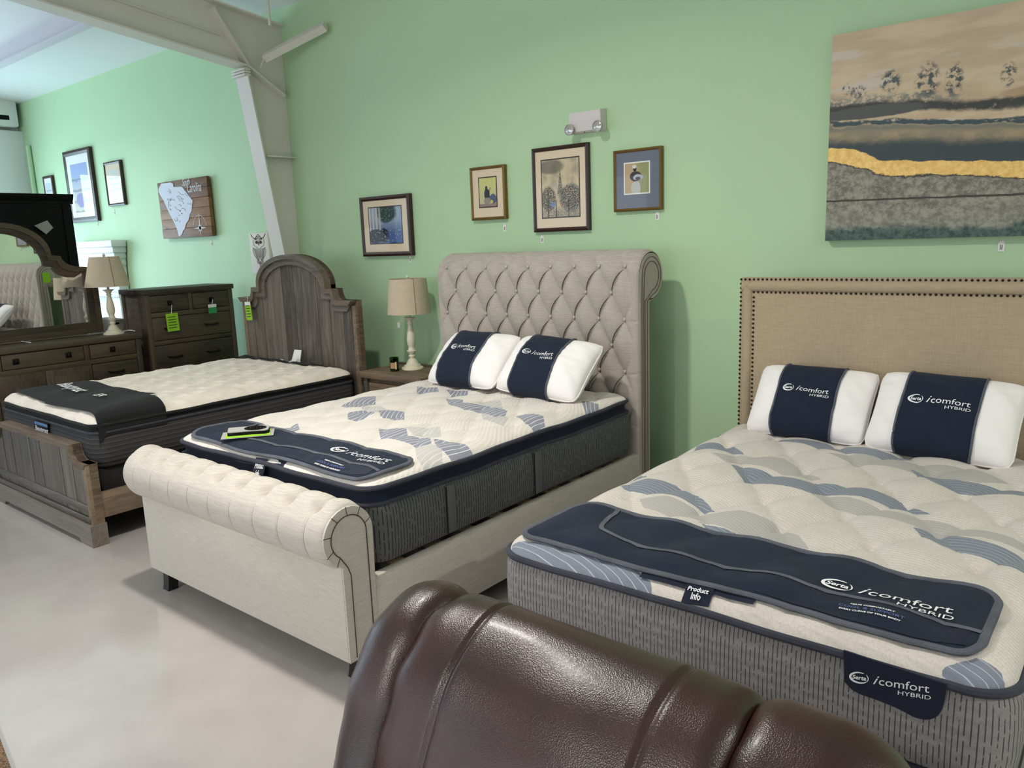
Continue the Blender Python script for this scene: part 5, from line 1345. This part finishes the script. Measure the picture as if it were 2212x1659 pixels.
def pr_town(name, a, b, c_):
    m = Mat(name); u, v = uvxy(m); V = m.vec(u, v); nz = m.noise(5, 5, V)
    c = m.mix(v.step(.2, .9), lin(a), lin(b)); c = m.mix(((v*28+nz*3).sin().gt(.75))*v.lt(.7)*.5, c, lin((90, 90, 100))); c = m.mix(ell(u, v, .4, .25, .25, .15, nz, .2), c, lin(c_))
    return m.set(c, .7)
picture('framed_print', 'dark framed courtyard print with cream mat, nearest the steel column', (774.1, 427.4), (888.9, 551.9), .034, M['brown_frame'], M['matboard'], (.13, .13, .17, .14), pr_courtyard(), .045)
picture('framed_print', 'small gold framed print of a seated player with an instrument', (1012.7, 363.2), (1091.3, 472.6), .020, M['gold_frame'], M['matboard'], (.22, .22, .22, .18), pr_banjo(), .04)
picture('framed_print', 'large dark framed print of a church spire over the sleigh bed', (1146.5, 322), (1272, 497), .026, M['brown_frame'], M['matboard'], (.13, .13, .14, .12), pr_spire(), .035)
picture('framed_print', 'bronze framed print of a standing figure with a slate blue mat', (1323.1, 326.4), (1427.5, 452.5), .018, M['gold_frame'], M['matgrey'], (.21, .23, .27, .20), pr_figure(), .035, inner=M['paper'])
picture('framed_print', 'tall dark framed print on the far left of the green wall', (132.8, 329.6), (210.5, 476.7), .062, M['brown_frame'], M['paper'], (.16, .10, .08, .14), pr_town('harbour_print', (206, 204, 190), (150, 168, 210), (150, 140, 190)), .05, line=False)
picture('framed_print', 'narrow brown framed print beside the tall dark framed one', (221, 352), (269, 442), .030, M['brown_frame'], M['matboard'], (.14, .14, .18, .14), pr_town('letter_print', (220, 206, 170), (206, 206, 196), (196, 190, 170)), .04, line=False)
picture('framed_print', 'small dark framed print half hidden behind the black cabinet', (90, 382), (121, 462), .030, M['brown_frame'], M['paper'], (.14, .14, .18, .14), pr_town('street_print', (214, 214, 200), (200, 206, 214), (150, 150, 150)), .04, line=False)

# large abstract canvas
def painting():
    x0 = -1.366; z0, z1 = 1.647, 2.685; x1 = x0+1.52; y0, y1 = 4.352, D-.002
    m = Mat('abstract_layers'); u, v = uvxy(m); V = m.vec(u*1.46, v); n1 = m.noise(2.2, 5, V, (1, 2.6, 1)); n2 = m.noise(9, 6, V, (1, 1.6, 1), .65); n3 = m.noise(34, 4, V, None, .7); vo = m.voro(46, V)
    wv = (n1-.5)*.06+(n2-.5)*.05
    y = v+wv+u*.13
    c = m.mix(m.noise(3, 4, V, (1, 4, 1)).step(.4, .62), lin((198, 174, 142)), lin((214, 192, 160)))
    c = m.mix(m.noise(2.1, 3, V, (1, 5, 1)).step(.56, .64), c, lin((208, 194, 176))); c = m.mix(m.noise(1.6, 4, V, (1, 3.2, 1)).step(.58, .64)*u.step(.2, .6), c, lin((180, 152, 120)))
    for cu, cv, ru, rv in ((.30, .715, .035, .085), (.375, .71, .025, .07), (.19, .745, .03, .05), (.09, .715, .025, .03), (.05, .735, .012, .03), (.52, .70, .02, .05)):
        c = m.mix(ell(u, v, cu, cv, ru, rv, n2, .6)*n3.step(.44, .58), c, lin((74, 84, 84)))
    def bandm(lo, hi, s=.006): return y.step(lo-s, lo+s)*(1-y.step(hi-s, hi+s))
    c = m.mix(bandm(.655, .70, .022)*n3.step(.40, .56)*(1-u.step(.25, .5)), c, lin((120, 124, 116)))
    c = m.mix(bandm(.632, .672, .010)*n3.step(.22, .42), c, lin((62, 62, 58)))
    c = m.mix(ell(u, v, .13, .615, .17, .03, n2, .2), c, lin((84, 84, 80)))
    c = m.mix(bandm(.568, .592, .005)*n2.step(.36, .46), c, lin((58, 76, 82)))
    c = m.mix((1-y.step(.566, .572)), c, m.mix(n2.step(.4, .65), lin((142, 134, 108)), lin((168, 148, 116))))
    c = m.mix((1-y.step(.560, .568))*y.step(.535, .555)*.8, c, lin((118, 120, 108)))
    c = m.mix((1-y.step(.470, .525)), c, lin((56, 68, 72)))
    gy = v+u*.13+(n1-.5)*.05+(n2-.5)*.04-.062*(1-u.step(.05, .19))
    top_ = (1-gy.step(.398, .404)); c = m.mix(top_, c, m.mix(n3.step(.3, .7), lin((216, 172, 88)), lin((242, 204, 124))))
    ly = v+u*.13+(n1-.5)*.05+(n2-.5)*.085-.055*(1-u.step(.03, .2)); low = (1-ly.step(.322, .330))
    gr = m.mix((n3*.6+n2*.4).step(.40, .60), lin((110, 104, 92)), lin((160, 156, 140)))
    gr = m.mix((1-vo.step(.10, .18))*.55, gr, lin((86, 74, 62)))
    gr = m.mix((1-v.step(.0, .22))*.35, gr, lin((156, 164, 150)))
    c = m.mix((1-ly.step(.330, .338)), c, lin((60, 54, 48))); c = m.mix(low, c, gr)
    c = m.mix(((v-.20+u*.03+(n2-.5)*.015).abs().lt(.0045)), c, lin((68, 54, 50)))
    c = m.mix((1-(v+(n2-.5)*.09+(n1-.5)*.10).step(.035, .075)), c, m.mix(n3.step(.35, .6), lin((40, 62, 58)), lin((80, 102, 94))))
    gold = top_*(1-low)
    M['paint'] = m.set(c, .55-gold*.15, n3, .002, .3, Metallic=gold*.35)
    t = thing('abstract_painting', ((x0+x1)/2, 4.37, z0), 'large unframed abstract canvas in sand, slate and gold above the nailhead headboard', 'painting')
    mesh('canvas_face', [(x0, y0, z0), (x1, y0, z0), (x1, y0, z1), (x0, y0, z1)], [(0, 1, 2, 3)], M['paint'], t, False, [(0, 0), (1, 0), (1, 1), (0, 1)])
    box('stretcher', x0+.0005, x1-.0005, y0+.0006, y1, z0+.0005, z1-.0005, plain('canvas_side', (168, 150, 124), .8), t, 0)
painting()

# wooden map sign
def sign():
    y0 = D-.06; a = atY(338.7, 395.6, y0); b = atY(458.6, 510, y0); x0, x1, z1, z0 = a.x, b.x, a.z, b.z; W, H = x1-x0, z1-z0
    t = thing('map_sign', ((x0+x1)/2, D-.03, z0), 'square stained plank sign with a white state map, lettering and compass rose', 'sign')
    mw = wood('stained_sign_plank', (84, 52, 28), (150, 104, 62), 'x', .6, (120, 84, 56))
    for i in range(6): box('plank', x0, x1, y0+.002*(i % 2), D-.02, z0+H*i/6+.001, z0+H*(i+1)/6-.001, mw, t, .003)
    for fx in (.2, .8): box('batten', x0+fx*W-.03, x0+fx*W+.03, D-.02, D-.002, z0+.05, z1-.05, mw, t, .002)
    def P(u, v, o=.003): return (x0+u*W, y0-o, z1-v*H)
    # outline in sign coordinates (from the photograph, undoing its foreshortening)
    sc_ = [(.03, .11), (.10, .02), (.30, .025), (.345, .05), (.35, .11), (.52, .125), (.70, .38), (.66, .55), (.62, .60), (.58, .70), (.52, .76), (.48, .85), (.44, .88), (.42, .93), (.375, .97), (.34, .96), (.33, .86), (.27, .70), (.21, .58), (.14, .40), (.10, .30), (.06, .24), (.03, .17)]
    n = len(sc_); V = [P(u, v, .004) for u, v in sc_]+[P(u, v, -.002) for u, v in sc_]
    Geo().add(V, [tuple(range(n)), tuple(range(n, 2*n))[::-1]]+[(i, n+i, n+(i+1) % n, (i+1) % n) for i in range(n)]).obj('state_cutout', painted('whitewashed_map', (206, 210, 222), .7, .05), t, False)
    rs = random.Random(3); g = Geo()
    for k in range(34):
        u, v = rs.uniform(.10, .6), rs.uniform(.08, .8)
        if not bool(poly_sd(np.array([u]), np.array([v]), sc_)[0] > .03): continue
        pts = []
        for j in range(4): pts.append(P(u, v, .0048)); u += rs.uniform(-.02, .05); v += rs.uniform(-.02, .05)
        g.tube(pts, .0016, 4)
    g.obj('river_lines', M['print_dark'], t)
    g = Geo()
    for u, v in ((.25, .33), (.43, .53), (.46, .58)): g.lathe([(.009, 0), (.007, -.003), (0, -.003)], P(u, v, .004), 8, 'y', cap=False)
    g.obj('lake_marks', M['print_dark'], t)
    wm = plain('chalk_lettering', (206, 202, 200), .7)
    for s_, u, v, sz, sh in (('South', .53, .115, .10, .35), ('Carolina', .61, .235, .125, .35)):
        v2, f2_ = text_mesh(s_, sz*W/.95, sh, .001, xs=.62); lettering('sign_lettering', [(v2, f2_, 0, 0)], lambda a_, b_, u=u, v=v: (x0+u*W+a_, y0-.003, z1-v*H+b_), wm, t)
    g = Geo(); cu, cv, R_ = .79, .85, .125*W; c = Vector(P(cu, cv, .003))
    for k in range(8):
        a_ = k*PI/4; L = R_*(1.35 if k % 4 == 2 else 1.0 if k % 2 == 0 else .45); d = Vector((math.cos(a_), 0, math.sin(a_))); nrm = Vector((-d.z, 0, d.x))*R_*.11
        L = min(L, (c.z-z0-.004)/max(1e-6, -d.z) if d.z < 0 else L)
        g.add([tuple(c+nrm), tuple(c+d*L), tuple(c-nrm), tuple(c-d*.001)], [(0, 1, 3), (1, 2, 3)])
    for k in range(10):
        a0 = math.radians(10+k*16+ (0)); g.add([tuple(c+Vector((math.cos(a), 0, math.sin(a)))*r_) for a, r_ in ((a0, R_*1.0), (a0+.2, R_*1.0), (a0+.2, R_*1.05), (a0, R_*1.05))], [(0, 1, 2, 3)])
    mesh('compass_rose', g.v, g.f, wm, t, False)
sign()
# owl canvas
def owl():
    y0 = D-.035; a = atY(536.9, 503.8, y0); b = atY(577, 500.6, y0); c_ = atY(547.3, 590.4, y0); x0, x1, z1, z0 = a.x, b.x, a.z, c_.z; W, H = x1-x0, z1-z0
    t = thing('owl_canvas', ((x0+x1)/2, D-.017, z0), 'narrow white canvas with a dark line drawing of a horned owl beside the steel column', 'canvas')
    box('canvas', x0, x1, y0, D-.002, z0, z1, painted('white_canvas', (226, 222, 212), .8, .02), t, .003)
    def P(u, v, o=.0012): return (x0+u*W, y0-o, z1-v*H)
    g = Geo(); r = .0016
    def ln(pts, rr_=r): g.tube([P(*p) for p in pts], rr_, 4)
    def el(cu, cv, ru, rv, a0=0, a1=360, n=14, rr_=r): ln([(cu+ru*math.cos(math.radians(a0+(a1-a0)*i/n)), cv+rv*math.sin(math.radians(a0+(a1-a0)*i/n))) for i in range(n+1)], rr_)
    for s_ in (1, -1):
        f = lambda u: .5+s_*(u-.5)
        for k in range(3): ln([(f(.58+.03*k), .15), (f(.74+.02*k), .13), (f(.84), .09-.01*k), (f(.90), .03)], .0022)
        el(f(.60), .235, .085, .03, rr_=.0028); el(f(.60), .235, .045, .016, rr_=.0024); el(f(.60), .235, .016, .007, rr_=.003)
        ln([(f(.78), .16), (f(.80), .24), (f(.74), .32), (f(.62), .35)], .0022); ln([(f(.82), .36), (f(.84), .46), (f(.78), .56), (f(.66), .64), (f(.56), .67)], .0022)
        for k in range(9):
            v0 = .36+.032*k; u0 = .82-.011*k*1.2; ln([(f(u0), v0), (f(u0-.10), v0+.045), (f(u0-.17), v0+.02)])
            ln([(f(u0-.05), v0+.015), (f(u0-.14), v0+.06), (f(u0-.22), v0+.03)])
        for k in range(4): ln([(f(.56+.03*k), .67-.01*k), (f(.55+.04*k), .73), (f(.53+.03*k), .77)])
        ln([(f(.52), .70), (f(.545), .80), (f(.53), .88), (f(.50), .97)], .0018)
    ln([(.30, .165), (.34, .12), (.42, .08), (.50, .04), (.58, .08), (.66, .12), (.70, .165), (.5, .185), (.30, .165)], .0028)
    for k in range(4): el(.5, .16, .07+.035*k, .02+.018*k, 180, 360)
    ln([(.5, .25), (.47, .285), (.5, .31), (.53, .285), (.5, .25)], .0026)
    for k in range(7): v0 = .36+.035*k; ln([(.5-.10+.008*k, v0), (.5, v0+.05), (.5+.10-.008*k, v0)], .002)
    ln([(.5, .72), (.5, .96)], .0026)
    g.obj('line_drawing', M['print_dark'], t)
owl()
# emergency light
def emergency():
    y0 = D-.075; a = atY(1227, 243, y0); b = atY(1296, 229, y0); c = atY(1297, 268, y0)
    x0, x1 = a.x+.005, b.x; z1 = (a.z+b.z)/2-.003; z0 = z1-.135
    t = thing('emergency_light', ((x0+x1)/2, D-.04, z0), 'white twin headed emergency light high on the green wall', 'emergency light')
    Geo().prism([(D-.002, z1), (y0, z1-.01), (y0+.008, z0+.008), (y0+.02, z0), (D-.002, z0)], x0, x1, 'x').obj('housing', painted('white_plastic', (214, 208, 206), .45, .02), t, sharp=30)
    box('test_button', (x0+x1)/2-.012, (x0+x1)/2-.006, y0+.012, y0+.02, z0-.003, z0+.003, plain('red_indicator', (150, 40, 30), .4), t, .001)
    for xx in (x0+.012, x1-.012):
        p = (xx, y0-.022, z0+.022)
        h = Geo().lathe([(.014, .04), (.030, .026), (.036, .004), (.036, .0), (.031, -.001), (.030, .004)], p, 20, 'y', cap=False).obj('lamp_head', painted('grey_plastic', (176, 170, 168), .4, .02), t)
        Geo().lathe([(.030, .002), (.018, -.002), (.0, -.004)], p, 18, 'y', cap=False).obj('lens', plain('lens_glass', (196, 194, 188), .12, Metallic=.6), h)
emergency()

# ================================================================== RECLINER
def recliner():
    t = thing('leather_recliner', (-.70, .75, 0), 'dark brown leather recliner with stitched padded back standing at the foot of the nailhead bed', 'recliner')
    # back cushions: profile (y, z) from the seat up the front, over the top and down behind
    pr = np.array([(.66, .40), (.73, .50), (.78, .60), (.815, .68), (.845, .76), (.885, .845), (.93, .915), (.985, .965), (1.05, .995), (1.10, 1.0), (1.15, .98), (1.185, .92), (1.20, .82), (1.20, .60), (1.20, .40), (1.20, .15)])
    d = np.r_[0, np.cumsum(np.hypot(*np.diff(pr, axis=0).T))]; d /= d[-1]
    tt = np.linspace(0, 1, 220); kern = np.exp(-np.linspace(-2, 2, 25)**2); kern /= kern.sum()
    py = np.convolve(np.pad(np.interp(tt, d, pr[:, 0]), 12, 'edge'), kern, 'valid'); pz = np.convolve(np.pad(np.interp(tt, d, pr[:, 1]), 12, 'edge'), kern, 'valid')
    def P(v): return np.interp(v, tt, py), np.interp(v, tt, pz)
    cen = (.98, .62)
    sx1, sx2 = -.95, -.545
    def puffy(X): return .030*np.exp(-((X+.62)/.20)**2)
    def bulge(X, V): return puffy(X)*np.clip(V/.12, 0, 1)*np.clip((.46-V)/.16, 0, 1)
    def cushion(nm, xa, xb, eL, eR, pL, pR, seams, bul, nu=70, nv=150, seed=1, out=0):
        def fn(U, V):
            X = xa+U*(xb-xa); y, z = P(V)
            kl = np.sqrt(np.clip(1-(1-np.clip((X-xa)/eL, 0, 1))**2, 0, 1)); kr = np.sqrt(np.clip(1-(1-np.clip((xb-X)/eR, 0, 1))**2, 0, 1)); k = kl*kr
            gy, gz = y-cen[0], z-cen[1]; l = np.hypot(gy, gz)+1e-6; gy, gz = gy/l, gz/l
            h = pL*(kl-1)+pR*(kr-1)+(bulge(X, V) if bul else 0)
            for sx in seams: h = h-.009*np.exp(-((X-sx)/.006)**2)+.003*np.exp(-((X-sx)/.04)**2)
            hh = h+.005*smooth_noise(X*5, V*9, seed, 7, 3)*k+(1-k)*.007*np.sin(V*80+seed*3)*np.clip((V-.1)*5, 0, 1)
            return X, y+gy*hh+out, z+gz*hh
        return grid(nm, nu, nv, fn, M['leather'], t)
    cushion('back_cushion', -1.095, -.418, .07, .05, .045, .035, (sx1, sx2), True, 120, 170, 2)
    cushion('side_bolster', -1.24, -1.075, .10, .05, .10, .04, (), False, 44, 150, 5, .004)
    cushion('side_bolster', -.424, -.175, .05, .13, .035, .10, (), False, 50, 150, 9, .004)
    for sx in (sx1, sx2):   # raised double stitching
        for o in (-.010, .010):
            pts = []
            for v in np.linspace(.04, .62, 60):
                y, z = P(v); gy, gz = y-cen[0], z-cen[1]; l = math.hypot(gy, gz); q = float(bulge(np.array(sx+o), np.array(v)))-.0005; pts.append((sx+o, float(y+gy/l*q), float(z+gz/l*q)))
            Geo().tube(pts, .0016, 5).obj('stitched_seam', M['stitch'], t)
    # body, seat and arms below the frame
    def blob(nm, x0, x1, y0, y1, z0, z1, r):
        bm = bmesh.new(); bmesh.ops.create_cube(bm, size=1)
        for q in bm.verts: q.co = ((x0+x1)/2+q.co.x*(x1-x0), (y0+y1)/2+q.co.y*(y1-y0), (z0+z1)/2+q.co.z*(z1-z0))
        bmesh.ops.bevel(bm, geom=bm.edges[:], offset=r, segments=5, affect='EDGES', profile=.5); bm.verts.index_update()
        v = [q.co[:] for q in bm.verts]; f = [[q.index for q in fa.verts] for fa in bm.faces]; bm.free(); mesh(nm, v, f, M['leather'], t, True)
    blob('back_shell', -1.22, -.19, .98, 1.175, .10, .90, .06)
    blob('seat_cushion', -1.04, -.38, .02, .62, .26, .46, .07); blob('base', -1.20, -.20, .10, 1.14, .05, .28, .04)
    blob('armrest', -1.25, -1.03, .04, .85, .08, .56, .08); blob('armrest', -.39, -.16, .04, .85, .08, .56, .08)
    for lx in (-1.15, -.25):
        for ly in (.2, 1.08): Geo().lathe([(.025, 0), (.03, .06)], (lx, ly, 0), 12).obj('leg', M['leg'], t)
recliner()
# brown woven rug, its corner just in view
m = Mat('brown_jute'); jf = m.noise(160, 3)
ju = m.set(m.mix(jf.step(.35, .65), lin((78, 58, 42)), lin((132, 106, 80))), .95, jf, .01, .8)
a = atZ(2, 1600, .014); b = atZ(24, 1659, .014); dv = (b-a).normalized(); nv_ = Vector((dv.y, -dv.x, 0))
c0 = a-dv*1.2; c1 = a+dv*.9
g = Geo(); Q = [c0, c1, c1+nv_*1.6, c0+nv_*1.6]
g.add([(p.x, p.y, .0) for p in Q]+[(p.x, p.y, .016) for p in Q], [(3, 2, 1, 0), (4, 5, 6, 7), (0, 1, 5, 4), (1, 2, 6, 5), (2, 3, 7, 6), (3, 0, 4, 7)])
tag(g.obj('woven_rug', ju, None, False), 'brown woven rug on the pale floor, its edge at the lower left', 'rug')
